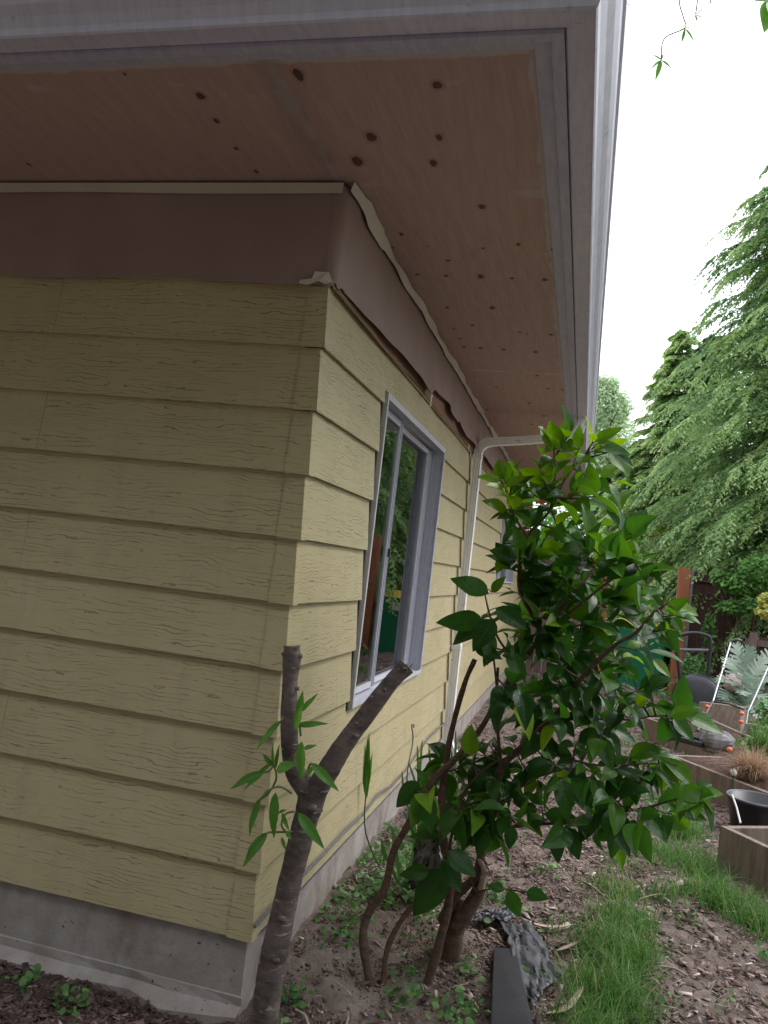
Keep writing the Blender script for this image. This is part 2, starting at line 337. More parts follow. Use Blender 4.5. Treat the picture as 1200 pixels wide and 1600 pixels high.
# ------------------------------------------------------------------ object helpers
def link(o, parent=None, mats=()):
    COL.objects.link(o)
    if parent is not None: o.parent = parent
    return o
def tag(o, label=None, cat=None, group=None, kind=None):
    if label: o['label'] = label
    if cat: o['category'] = cat
    if group: o['group'] = group
    if kind: o['kind'] = kind
    return o
def thing(name, loc, label, cat, group=None):
    o = bpy.data.objects.new(name, None); o.empty_display_size = .1; COL.objects.link(o); o.location = loc
    return tag(o, label, cat, group)
class MB:
    """collects polygons; build() links them as one mesh object"""
    def __init__(s): s.v = []; s.q = []; s.mi = []; s.att = []; s.n = 0; s.hasatt = False
    def add(s, V, F, mi=0, att=None):
        V = np.asarray(V, float).reshape(-1, 3)
        s.v.append(V)
        for f in F: s.q.append([int(i)+s.n for i in f]); s.mi.append(mi)
        if att is not None: s.hasatt = True; s.att.append(np.asarray(att, float).reshape(-1, 3))
        else: s.att.append(np.zeros((len(V), 3)))
        s.n += len(V); return s
    def box(s, lo, hi, mi=0):
        x0, y0, z0 = lo; x1, y1, z1 = hi
        return s.hexa([(x0, y0, z0), (x1, y0, z0), (x1, y1, z0), (x0, y1, z0), (x0, y0, z1), (x1, y0, z1), (x1, y1, z1), (x0, y1, z1)], mi)
    def hexa(s, P, mi=0):
        return s.add(P, [(3, 2, 1, 0), (4, 5, 6, 7), (0, 1, 5, 4), (1, 2, 6, 5), (2, 3, 7, 6), (3, 0, 4, 7)], mi)
    def obox(s, c, u, v, w_, mi=0):
        c, u, v, w_ = map(np.array, (c, u, v, w_))
        return s.hexa([c-u-v-w_, c+u-v-w_, c+u+v-w_, c-u+v-w_, c-u-v+w_, c+u-v+w_, c+u+v+w_, c-u+v+w_], mi)
    def tube(s, P, r, n=8, mi=0, cap=True, nz=0., capmi=None):
        P = [np.array(p, float) for p in P]; k = len(P)
        r = [r]*k if np.isscalar(r) else list(r)
        T = [P[min(i+1, k-1)]-P[max(i-1, 0)] for i in range(k)]; T = [x/(np.linalg.norm(x)+1e-9) for x in T]
        a = np.array([0, 0, 1.]) if abs(T[0][2]) < .9 else np.array([1., 0, 0])
        e = np.cross(T[0], a); e /= np.linalg.norm(e); V = []
        for i in range(k):
            e = e-T[i]*e.dot(T[i]); e /= np.linalg.norm(e); f = np.cross(T[i], e)
            for j in range(n):
                an = 2*math.pi*j/n; rr = r[i]*(1+nz*random.uniform(-1, 1))
                V.append(P[i]+rr*(math.cos(an)*e+math.sin(an)*f))
        F = [(i*n+j, i*n+(j+1) % n, (i+1)*n+(j+1) % n, (i+1)*n+j) for i in range(k-1) for j in range(n)]
        s.add(V, F, mi)
        if cap:
            s.add(V[:n], [tuple(range(n))[::-1]], mi); s.add(V[-n:], [tuple(range(n))], mi if capmi is None else capmi)
        return s
    def build(s, name, mats, parent=None, smooth=False, bevel=0):
        me = bpy.data.meshes.new(name)
        V = np.concatenate(s.v) if s.v else np.zeros((0, 3))
        me.from_pydata(V.tolist(), [], s.q)
        mats = mats if isinstance(mats, (list, tuple)) else [mats]
        for m in mats: me.materials.append(m)
        if len(mats) > 1: me.polygons.foreach_set('material_index', s.mi)
        if smooth: me.polygons.foreach_set('use_smooth', [True]*len(me.polygons))
        if s.hasatt:
            a = me.attributes.new('luv', 'FLOAT_VECTOR', 'POINT'); a.data.foreach_set('vector', np.concatenate(s.att).ravel())
        me.update(); o = bpy.data.objects.new(name, me); link(o, parent)
        if parent is not None: fix(o, parent)
        if bevel:
            b = o.modifiers.new('bevel', 'BEVEL'); b.width = bevel; b.segments = 2; b.limit_method = 'ANGLE'
        return o
def fix(o, parent):
    """geometry is modelled in world coordinates: move it into the parent's frame"""
    p = parent; off = Vector((0, 0, 0))
    while p is not None: off += p.location; p = p.parent
    if off.length > 0 and o.data: o.data.transform(Matrix.Translation(-off))
def fastmesh(name, V, F, luv, m, parent=None, smooth=False):
    """V (n,3), F (m,4) arrays"""
    me = bpy.data.meshes.new(name); n, k = len(V), len(F); c = F.shape[1]
    me.vertices.add(n); me.vertices.foreach_set('co', np.ascontiguousarray(V, dtype=np.float32).ravel())
    me.loops.add(k*c); me.loops.foreach_set('vertex_index', np.ascontiguousarray(F, dtype=np.int32).ravel())
    me.polygons.add(k); me.polygons.foreach_set('loop_start', np.arange(0, k*c, c, dtype=np.int32))
    try: me.polygons.foreach_set('loop_total', np.full(k, c, dtype=np.int32))
    except Exception: pass
    if smooth: me.polygons.foreach_set('use_smooth', np.ones(k, dtype=bool))
    if luv is not None:
        a = me.attributes.new('luv', 'FLOAT_VECTOR', 'POINT'); a.data.foreach_set('vector', np.ascontiguousarray(luv, dtype=np.float32).ravel())
    me.materials.append(m); me.update(calc_edges=True); me.validate()
    o = bpy.data.objects.new(name, me); link(o, parent)
    if parent is not None: fix(o, parent)
    return o
def ss(x): x = np.clip(x, 0, 1); return x*x*(3-2*x)
def norm(a): return a/(np.linalg.norm(a, axis=-1, keepdims=True)+1e-9)

# ------------------------------------------------------------------ ground
def gz(x, y):
    x = np.asarray(x, float); y = np.asarray(y, float)
    g = .035+.055*ss(y/.8)*(1-.6*ss((x-.7)/.8))+.02*ss((y-2)/4)
    g = g-.03*ss((-y-.3)/1.5)
    g = g+.012*np.sin(x*3.1+1)*np.sin(y*2.3)+.008*np.sin(x*7.3+y*5.1)+.006*np.sin(x*13.7-y*11.)
    near = 1-ss((np.hypot(x-.6, y-1)-9)/6)
    return g*near
def grid1(a, b, n0, fine0, fine1, step):
    f = np.arange(fine0, fine1, step)
    l = fine0-np.geomspace(step, fine0-a, n0)[::-1]; r = fine1+np.geomspace(step, b-fine1, n0)
    return np.concatenate([l, f, r])
gx = grid1(-120, 120, 26, -1.2, 3.4, .022); gy = grid1(-120, 160, 26, -.6, 6.5, .03)
X, Y = np.meshgrid(gx, gy, indexing='ij'); nx, ny = X.shape
Z = gz(X, Y)
fineM = (1-ss((np.hypot(X-.8, Y-1.5)-3)/2.5))
lump = sum(a*np.sin(X*fx+Y*fy+p) for a, fx, fy, p in [(.004, 21, 13, 0), (.004, -17, 23, 1), (.003, 37, -29, 2), (.003, 43, 31, 3)])
Z = Z+fineM*(lump+rng.normal(0, .0035, X.shape))
idx = np.arange(nx*ny).reshape(nx, ny)
F = np.stack([idx[:-1, :-1], idx[1:, :-1], idx[1:, 1:], idx[:-1, 1:]], -1).reshape(-1, 4)
g = fastmesh('ground', np.stack([X, Y, Z], -1).reshape(-1, 3), F, None, M['soil'], smooth=True); g['kind'] = 'structure'

# ------------------------------------------------------------------ house
H0, EX, NC = .27, .20, 11          # foundation top, board exposure, courses
LX, LY, ZS, OV = -7.0, 9.9, 2.597, .69
house = thing('house', (0, 0, 0), 'single storey house with cream yellow lap siding, plywood eaves and white gutters', 'house')
WIN1 = (.81, 2.25, .835, 2.12); WIN2 = (6.03, 7.9, 1.37, 2.09)
# cores behind the boards
b = MB(); b.box((LX, .03, .05), (-.03, .2, ZS-.003))
b.build('wall', M['dark'], house)
def wall_pieces(wins, y0, y1, z0, z1):
    cells = []; zs = sorted({z0, z1, *[w_[2] for w_ in wins], *[w_[3] for w_ in wins]})
    zs = [z for z in zs if z0 <= z <= z1]
    for a, c in zip(zs[:-1], zs[1:]):
        iv = [(y0, y1)]
        for w_ in wins:
            if a < w_[3]-1e-6 and c > w_[2]+1e-6:
                n = []
                for p, q in iv:
                    if w_[1] <= p or w_[0] >= q: n.append((p, q)); continue
                    if w_[0] > p: n.append((p, w_[0]))
                    if w_[1] < q: n.append((w_[1], q))
                iv = n
        cells += [(p, q, a, c) for p, q in iv]
    return cells
b = MB()
gapw = [(w_[0]-.001, w_[1]+.001, w_[2]-.001, w_[3]+.001) for w_ in (WIN1, WIN2)]
for p, q, a, c in wall_pieces(gapw, .2, LY-.01, .05, ZS-.003): b.box((-.15, p, a), (-.012, q, c))
b.build('wall', M['dark'], house)
bo, to = .023, .005
# side siding
b = MB(); wins = [(w_[0]-.022, w_[1]+.008, w_[2]-.008, w_[3]+.004) for w_ in (WIN1, WIN2)]
for k in range(NC+1):
    za, zb = H0+k*EX, min(H0+(k+1)*EX+.012, ZS-.004)
    if za > ZS: break
    joints = [.0135]+sorted([(2.93, 5.6), (1.05, 4.3, 8.2), (3.05, 6.4), (.6, 5.0)][k % 4])+[LY]
    for ja, jb in zip(joints[:-1], joints[1:]):
        for p, q, a, c in wall_pieces(wins, ja, jb-.0012, za, zb):
            f = lambda z: bo+(to-bo)*(z-za)/(zb-za)
            xa, xc = f(a), f(c)
            bk = xa-.010 if a == za else -.008
            b.hexa([(bk, p, a), (xa, p, a), (xa, q, a), (bk, q, a), (-.008, p, c), (xc, p, c), (xc, q, c), (-.008, q, c)])
b.build('siding', M['side_y'], house)
# front siding (normal -y)
b = MB()
for k in range(NC+1):
    za, zb = H0+k*EX, min(H0+(k+1)*EX+.012, ZS-.004)
    js = [LX, -3.4, -.944, -.048] if k % 2 else [LX, -4.2, -2.2, -.048]
    if k == 2: js = [LX, -3.4, -.926, -.048]
    if k in (9, 7, 5): js = [LX, -3.4, -.943, -.048]
    elif k != 2: js = [LX, -4.1, -1.85, -.048]
    for ja, jb in zip(js[:-1], js[1:]):
        bow = random.uniform(0, .0015)
        b.hexa([(ja, -bo-bow, za), (jb-.0016, -bo, za), (jb-.0016, -bo+.010, za), (ja, -bo+.010, za), (ja, -to, zb), (jb-.0016, -to, zb), (jb-.0016, .028, zb), (ja, .028, zb)])
b.build('siding', M['side_x'], house)
b = MB()
for k in range(NC+1):     # L-shaped corner caps, one per course
    za, zb = H0+k*EX-.004, min(H0+(k+1)*EX-.004, ZS-.004); e = .004
    b.hexa([(-.054, -bo-e, za), (bo+e, -bo-e, za), (bo+e, -bo-e+.004, za), (-.054, -bo-e+.004, za), (-.054, -to-e-.001, zb), (to+e, -to-e-.001, zb), (to+e, -to-e+.003, zb), (-.054, -to-e+.003, zb)])
    b.hexa([(bo+e-.004, -bo-e+.004, za), (bo+e, -bo-e+.004, za), (bo+e, .014, za), (bo+e-.004, .014, za), (to+e-.004, -to-e+.004, zb), (to+e, -to-e+.004, zb), (to+e, .014, zb), (to+e-.004, .014, zb)])
b.build('corner_trim', M['side_x'], house)
# foundation with a form lip on the front
b = MB(); b.box((LX, -.006, -.25), (.006, .2, H0-.002)); b.box((-.25, .2, -.25), (.006, LY, H0-.002))
fo = b.build('foundation', M['conc'], house)
b = MB(); n = 60; V = []
for i in range(n+1):
    x = LX+(.012-LX)*i/n; j = .008*math.sin(i*1.7)+.006*math.sin(i*4.1)+random.uniform(-.005, .005)
    for (yy, zz) in ((-.006, .10), (-.012, .098), (-.014+j*.4, .072), (-.052+j, .048+j*.6), (-.06+j, -.1)): V.append((x, yy-.001, zz))
b.add(V, [(i*5+j, (i+1)*5+j, (i+1)*5+j+1, i*5+j+1) for i in range(n) for j in range(4)])
b.build('footing', M['conc'], house, smooth=False)
# soffit, with knots as a second material just proud of it
b = MB(); th = .012
b.box((LX, -OV, ZS), (OV, -.0, ZS+th)); b.box((.0, 0, ZS), (OV, LY, ZS+th)); b.box((-.16, -.0, ZS), (0, LY, ZS+th))
KN = [(466,117,9),(683,133,9),(313,150,8),(338,189,5),(369,232,4),(580,214,10),(686,215,6),(558,252,10),(677,255,7),(753,323,7),(627,366,4),(810,382,4),(755,388,3),(864,390,3),(700,407,4),(668,385,2),(613,387,3),(652,429,4),(697,431,4),(751,432,6),(800,435,4),(851,437,5),(699,480,3),(769,481,5),(699,481,3),(738,508,4),(709,514,3),(812,519,3),(824,522,2),(861,523,4),(719,529,3),(725,542,3),(751,544,4),(787,546,4),(837,550,4),(839,587,3),(856,607,3),(879,609,2),(827,630,3),(830,663,3),(822,695,3),(835,696,3),(195,116,3),(45,257,3),(400,268,4),(850,650,3),(760,640,3),(775,605,3),(742,590,2)]
for px, py, r in KN:
    c = on(2, ZS-.0008, px, py); d = np.linalg.norm(c-CP); rr = r/FPX*d*.95; el = random.uniform(.75, 1.2)*1.35; an = random.uniform(0, 3)
    V = [(c[0]+rr*.8*math.cos(a)*(1+.12*math.sin(3*a+an)), c[1]+rr*el*math.sin(a)*(1+.12*math.cos(2*a+an)), c[2]) for a in np.linspace(0, 2*math.pi, 13)[:-1]]
    b.add(V, [tuple(range(12))[::-1]], 1)
    b.add([(c[0]+(q[0]-c[0])*1.7, c[1]+(q[1]-c[1])*1.6, c[2]+.0004) for q in V], [tuple(range(12))[::-1]], 2)
for i in range(90):
    x = random.uniform(.04, .62); y = random.uniform(3.6, 9.5); r = random.uniform(.004, .009)
    V = [(x+r*.8*math.cos(a), y+r*1.4*math.sin(a), ZS-.0008) for a in np.linspace(0, 2*math.pi, 9)[:-1]]; b.add(V, [tuple(range(8))[::-1]], 1)
b.build('soffit', [M['ply'], M['knot'], M['halo']], house)
# fascia + gutter, mitred round the corner: sweep of a profile (outward distance, height)
def sweep(profile, o_in, name, m, closed=True, smooth=False, seg=40, wob=0.):
    b = MB(); P = []
    for o, z in profile:
        pass
    path = [('x', x) for x in np.linspace(LX, 0, 14)[:-1]]+[('c', 0)]+[('y', y) for y in np.linspace(0, LY, seg)[1:]]
    V = []
    for kk, s in path:
        j = wob*random.uniform(-1, 1)
        for o, z in profile:
            if kk == 'x': V.append((s, -(o), z+j))
            elif kk == 'c': V.append((o, -o, z+j))
            else: V.append((o, s, z+j))
    n = len(profile); m_ = len(path)
    F = [(i*n+j, i*n+(j+1) % n, (i+1)*n+(j+1) % n, (i+1)*n+j) for i in range(m_-1) for j in range(n if closed else n-1)]
    b.add(V, F); b.add(V[-n:], [tuple(range(n))]) if closed else None
    return b.build(name, m, house, smooth=smooth)
sweep([(OV+.001, 2.578), (OV+.028, 2.578), (OV+.028, 2.71), (OV+.001, 2.71)], 0, 'fascia', M['fascia'])
sweep([(OV-.038, 2.5895), (OV+.0005, 2.586), (OV+.0005, 2.5965), (OV-.038, 2.5965)], 0, 'soffit_trim', M['fascia'])
G0 = OV+.030
gp = [(G0, 2.72), (G0, 2.590), (G0+.004, 2.586), (G0+.058, 2.584), (G0+.063, 2.581), (G0+.067, 2.586), (G0+.071, 2.600), (G0+.083, 2.622), (G0+.098, 2.642), (G0+.108, 2.662), (G0+.112, 2.684), (G0+.119, 2.690), (G0+.121, 2.712), (G0+.110, 2.714), (G0+.108, 2.692), (G0+.100, 2.67), (G0+.066, 2.60), (G0+.008, 2.592), (G0+.006, 2.72)]
sweep(gp, 0, 'gutter', M['gutter'], wob=.0012)
# roof
b = MB(); E_ = OV+.06; zz = 2.72
b.add([(LX, -E_, zz), (E_, -E_, zz), (E_, LY+.3, zz), (-4.2, LY+.3, zz+2.0), (-4.2, 4.2-.5, zz+2.0), (LX, 4.2-.5, zz+2.0)], [(0, 1, 4, 5), (1, 2, 3, 4)])
b.add([(LX, -E_, zz-.012), (E_, -E_, zz-.012), (E_, LY+.3, zz-.012), (-4.2, LY+.3, zz+1.98), (-4.2, 4.2-.5, zz+1.98), (LX, 4.2-.5, zz+1.98)], [(5, 4, 1, 0), (4, 3, 2, 1)])
b.build('roof', M['roof'], house)
# black gap strip under the lowest board on the side
b = MB(); b.box((.0065, .10, H0-.022), (.014, LY, H0-.004)); b.build('sealing_strip', M['cable'], house)
b = MB(); b.box((-.16, LY, -.2), (.0, LY+.06, ZS)); b.build('end_wall', M['side_x'], house)

def window(W, name='window'):
    y0, y1, z0, z1 = W
    fr = MB(); fx = .030; dp = -.066; t = .010
    # flange + deep jambs with tracks
    fr.box((dp, y0, z0), (fx, y0+t, z1)); fr.box((dp, y1-t, z0), (fx, y1, z1))
    fr.box((dp, y0+t, z1-t), (fx-.0, y1-t, z1)); fr.box((dp, y0+t, z0), (fx, y1-t, z0+t))
    fr.box((fx-.006, y0+t, z1-t-.014), (fx-.001, y1-t, z1-t)); fr.box((fx-.006, y0+t, z0+t), (fx-.001, y1-t, z0+t+.010))
    fr.box((fx-.006, y0+t, z0+t+.01), (fx-.001, y0+t+.012, z1-t-.014)); fr.box((fx-.006, y1-t-.012, z0+t+.01), (fx-.001, y1-t, z1-t-.014))
    f = fr.build('window_frame', M['alu'], house)
    tr = MB()
    for i, xx in enumerate((.016, .004, -.008, -.020)):
        d = .0035 if i % 2 == 0 else .002
        tr.box((xx-.003, y1-t-d, z0+t+.011), (xx+.003, y1-t-.0005, z1-t-.015))
        tr.box((xx-.003, y0+t+.0005, z0+t+.011), (xx+.003, y0+t+d, z1-t-.015))
        tr.box((xx-.003, y0+t+.02, z1-t-d-.004), (xx+.003, y1-t-.02, z1-t-.0005)); tr.box((xx-.003, y0+t+.02, z0+t+.0005), (xx+.003, y1-t-.02, z0+t+d*.8))
    tr.build('track', M['aludark'], f)
    g_ = MB(); g_.box((dp-.002, y0+.002, z0-.014), (.004, y0-.014, z1+.0)); g_.box((-.002, y0-.016, z0-.02), (.010, y0-.001, z1+.014)); g_.build('gasket', M['rubber'], f)
    mid = (y0+y1)/2
    def sash(a, c, x, wl, wr):
        s = MB(); w2 = .026
        s.box((x-.009, a, z0+.022), (x+.009, a+wl, z1-.026)); s.box((x-.009, c-wr, z0+.022), (x+.009, c, z1-.026))
        s.box((x-.008, a+wl, z0+.022), (x+.008, c-wr, z0+.022+w2)); s.box((x-.008, a+wl, z1-.026-w2), (x+.008, c-wr, z1-.026))
        sh = s.build('sash', M['alu'], f)
        for e0, e1 in ((a, a+wl), (c-wr, c)):      # raised ribs along the stiles
            rb = MB(); k = max(2, int((e1-e0)/.022))
            for i in range(k): yy = e0+(i+.35)*(e1-e0)/k; rb.box((x+.009, yy, z0+.024), (x+.0135, yy+.0045, z1-.028))
            rb.build('stile_ribs', M['aludark'], sh)
        p = MB(); p.box((x-.002, a+wl, z0+.022+w2), (x+.002, c-wr, z1-.026-w2)); p.build('pane', M['glass'], sh)
    mid = y0+(y1-y0)*.365; sash(y0+.012, mid+.022, -.034, .022, .055); sash(mid+.002, y1-.012, -.054, .022, .125)
    c = MB()    # latch
    c.box((-.020, mid-.020, (z0+z1)/2-.02), (-.010, mid-.006, (z0+z1)/2+.02)); c.build('latch', M['rubber'], f)
    for q in (y1-.016, y0+.002): r_ = MB(); r_.box((-.165, q, z0), (dp-.001, q+.014, z1)); r_.build('reveal', M['curtain'], f)
    return f
w1 = window(WIN1); w2 = window(WIN2)
# room behind the window: walls, floor and a pulled curtain
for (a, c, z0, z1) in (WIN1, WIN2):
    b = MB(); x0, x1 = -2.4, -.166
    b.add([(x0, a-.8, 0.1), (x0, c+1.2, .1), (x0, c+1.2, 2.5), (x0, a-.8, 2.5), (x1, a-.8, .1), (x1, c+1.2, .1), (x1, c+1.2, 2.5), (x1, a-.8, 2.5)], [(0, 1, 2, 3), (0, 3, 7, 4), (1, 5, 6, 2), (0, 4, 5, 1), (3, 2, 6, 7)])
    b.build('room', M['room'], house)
b = MB(); V = []; n = 90
for i in range(n+1):
    y = .84+1.17*i/n; x = -.115+.005*math.sin(i*.9)+.003*math.sin(i*2.3)
    V += [(x, y, .86), (x, y, 2.1), (x-.004, y, .86), (x-.004, y, 2.1)]
b.add(V, [(4*i, 4*i+4, 4*i+5, 4*i+1) for i in range(n)]+[(4*i+2, 4*i+3, 4*i+7, 4*i+6) for i in range(n)])
tag(b.build('curtain', M['curtain'], None, smooth=True), 'white curtain hanging inside the near sliding window', 'curtain')

# downpipe
PY = 3.37
dp_ = thing('downpipe', (.06, PY, .15), 'white ribbed downpipe running down the siding beyond the window', 'downpipe')
def rectube(path, wx, wy, m, parent, name, rib=True, up=None):
    """rectangular corrugated tube in the x-z plane: path of (x, z)"""
    b = MB(); V = []; n = 0
    k = len(path)
    prof = []
    for (sx, sy, ex, ey) in ((1, -1, 1, 1), (1, 1, -1, 1), (-1, 1, -1, -1), (-1, -1, 1, -1)):
        for j in range(6):
            f = j/6; pz = (1 if j % 2 == 0 else .90) if rib else 1
            x = sx+(ex-sx)*f; y = sy+(ey-sy)*f
            if sx == ex: x *= pz
            else: y *= pz
            prof.append((x, y))
    n = len(prof)
    for i, (x, z) in enumerate(path):
        p0 = path[max(i-1, 0)]; p1 = path[min(i+1, k-1)]; tx, tz = p1[0]-p0[0], p1[1]-p0[1]; l = math.hypot(tx, tz); tx /= l; tz /= l
        nx_, nz_ = -tz, tx; sc = 1+(.06 if (2 < i % 4 and False) else 0)
        for u, v in prof: V.append((x+nx_*u*wx/2*sc, PY+v*wy/2*sc, z+nz_*u*wx/2*sc))
    b.add(V, [(i*n+j, i*n+(j+1) % n, (i+1)*n+(j+1) % n, (i+1)*n+j) for i in range(k-1) for j in range(n)])
    b.add(V[:n], [tuple(range(n))]); b.add(V[-n:], [tuple(range(n))[::-1]])
    return b.build(name, m, parent)
XP = .062
rectube([(XP+.075, .16), (XP+.045, .19), (XP+.008, .26), (XP, .30), (XP, 1.0), (XP, 1.6), (XP, 2.285)], .055, .072, M['pipe'], dp_, 'pipe')
def elbow(c, r, a0, a1, name, n=9):
    pts = []
    for i in range(n*2+1):
        a = a0+(a1-a0)*i/(n*2); rr = r+(.0025 if i % 2 else -.0025)
        pts.append((c[0]+rr*math.cos(a), c[1]+rr*math.sin(a)))
    return rectube(pts, .058, .074, M['pipe'], dp_, name)
elbow((XP+.085, 2.28), .085, math.pi, math.pi/2-.08, 'elbow')
rectube([(XP+.080, 2.367), (XP+.3, 2.395), (.645, 2.440)], .052, .070, M['pipe'], dp_, 'pipe')
elbow((.655, 2.535), .095, -math.pi/2+.05, 0, 'elbow')
rectube([(.750, 2.528), (.750, 2.586)], .05, .068, M['pipe'], dp_, 'outlet', rib=False)
for z in (2.255, .905):
    b = MB(); b.box((XP-.035, PY-.040, z-.016), (XP+.031, PY+.040, z+.016)); b.box((.014, PY-.075, z-.013), (.020, PY+.0, z+.013)); b.build('strap', M['pipe'], dp_, bevel=.002)

# masking paper, tape
mp = thing('masking_paper', (0, 0, 2.4), 'brown kraft masking paper taped round the top of both walls under the eave', 'masking paper')
b = MB(); V = []; n = 70
for i in range(n+1):
    x = -3.2+3.2*i/n; rr = i/n
    zb = 2.262+.006*math.sin(i*.35)+.003*math.sin(i*1.3)
    for j in range(7):
        f = j/6; z = zb+(2.585-zb)*f
        y = -.036-.010*math.sin(f*3.1)*(1+.4*math.sin(i*.21))-.006*math.sin(i*.5+f*2)*(1-f)
        V.append((x, y, z))
b.add(V, [(i*7+j, (i+1)*7+j, (i+1)*7+j+1, i*7+j+1) for i in range(n) for j in range(6)])
# rounded corner
V = []
for i in range(9):
    a = i/8*math.pi/2
    for j in range(7):
        f = j/6; z = 2.262+(2.585-2.262)*f-.012*math.sin(i*.8)*(1-f); r = .036+.010*math.sin(f*3.1)
        V.append((r*math.sin(a), -r*math.cos(a), z))
for yy in (.03, .10):
    for j in range(7):
        f = j/6; V.append((.038+yy*.06+.010*math.sin(f*3.1), yy+.01*math.sin(f*9), 2.262+(2.585-2.262)*f+.012*(1-f)))
b.add(V, [(i*7+j, (i+1)*7+j, (i+1)*7+j+1, i*7+j+1) for i in range(10) for j in range(6)])
b.build('front_sheet', M['paper'], mp, smooth=True)
def side_sheet(prof, off, m, name, wave=.006, ztop=2.585):
    b = MB(); V = []; ys = np.arange(prof[0][0], prof[-1][0], .025)
    zb = np.interp(ys, [p[0] for p in prof], [p[1] for p in prof])
    for y, z0 in zip(ys, zb):
        for j in range(8):
            f = j/7; z = z0+(ztop-z0)*f
            V.append((off+.010*math.sin(f*3.)+wave*math.sin(y*7+f*1.5)*(1-f)+wave*.7*math.sin(y*17)*(1-f)+(.03*(1-f)**3*min(1, max(0, (y-.05)/.7)) if name == 'torn_sheet' else 0), y, z))
    m_ = len(ys)
    b.add(V, [(i*8+j, (i+1)*8+j, (i+1)*8+j+1, i*8+j+1) for i in range(m_-1) for j in range(7)])
    return b.build(name, m, mp, smooth=True)
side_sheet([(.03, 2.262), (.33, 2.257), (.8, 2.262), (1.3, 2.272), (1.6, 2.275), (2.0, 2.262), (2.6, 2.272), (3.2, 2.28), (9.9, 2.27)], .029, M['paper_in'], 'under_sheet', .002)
side_sheet([(.055, 2.270), (.3, 2.272), (.7, 2.279), (1.0, 2.284), (1.45, 2.282), (1.50, 2.276), (1.56, 2.312), (2.02, 2.335), (2.06, 2.308), (2.36, 2.302), (2.40, 2.325), (2.7, 2.285), (3.0, 2.30), (3.6, 2.31), (9.9, 2.30)], .037, M['paper'], 'torn_sheet', .003)
b = MB()
def strip(b, pts):
    V = []
    for p, q in pts: V += [p, q]
    b.add(V, [(2*i, 2*i+2, 2*i+3, 2*i+1) for i in range(len(pts)-1)])
# tape on the front: flat band at the top
strip(b, [((x, -.0478+.001*math.sin(x*9), 2.548+.002*math.sin(x*5)), (x, -.041, 2.586)) for x in np.linspace(-3.2, .03, 40)])
b.build('front_tape', M['tape'], mp)
b = MB(); ps = []
for y in np.arange(-.03, 9.8, .035):
    wv = .004*math.sin(y*5.3+1)+.004*math.sin(y*11.+2)+.003*math.sin(y*23)
    lo = 2.560+wv*.8+(-.012 if .18 < y < .42 else 0); 
    ps.append(((.052+.002*math.sin(y*13), y, lo), (.056+.004*math.sin(y*9), y, 2.578), (.060+.006*math.sin(y*6.1+.6)+(.010 if .1 < y < .35 else 0)+.004*math.sin(y*19), y, 2.5935)))
V = [q for p in ps for q in p]
b.add(V, [(3*i+j, 3*i+3+j, 3*i+4+j, 3*i+1+j) for i in range(len(ps)-1) for j in range(2)])
b.build('side_tape', M['tape'], mp, smooth=True)
b = MB()
def scrap(b, c, pts, nrm):
    c = np.array(c); b.add([c+np.array(p) for p in pts], [tuple(range(len(pts)))])
scrap(b, (-.045, -.052, 2.262), [(-.03, 0, -.004), (0, 0, -.010), (.035, 0, .004), (.055, .004, -.004), (.075, .02, .008), (.062, .008, .036), (.02, 0, .034), (.012, 0, .012), (-.025, 0, .006)], 0)
b.build('tape_scrap', M['tape'], mp); b = MB()
scrap(b, (.062, 1.5, 2.262), [(0, 0, -.05), (.004, .012, -.045), (.002, .02, .0), (0, .055, .012), (0, .03, .02), (0, .0, .012)], 0)
b.build('tape_scrap', M['tape'], mp); b = MB()
scrap(b, (.05, 2.95, 2.25), [(0, 0, -.01), (0, .04, .0), (0, .05, .03), (0, .01, .02)], 0)
b.build('tape_scrap', M['tape'], mp)

# grey cable along the side of the foundation
b = MB(); pts = [on(0, .034, *q) for q in ((398,1448),(450,1392),(505,1335),(545,1292),(570,1270),(592,1240),(612,1228),(635,1203),(652,1178),(672,1150),(700,1125))]
b.tube(pts, .0055, 6); tag(b.build('cable', M['cable'], None, smooth=True), 'thin grey cable sagging along the foundation under the side siding', 'cable')

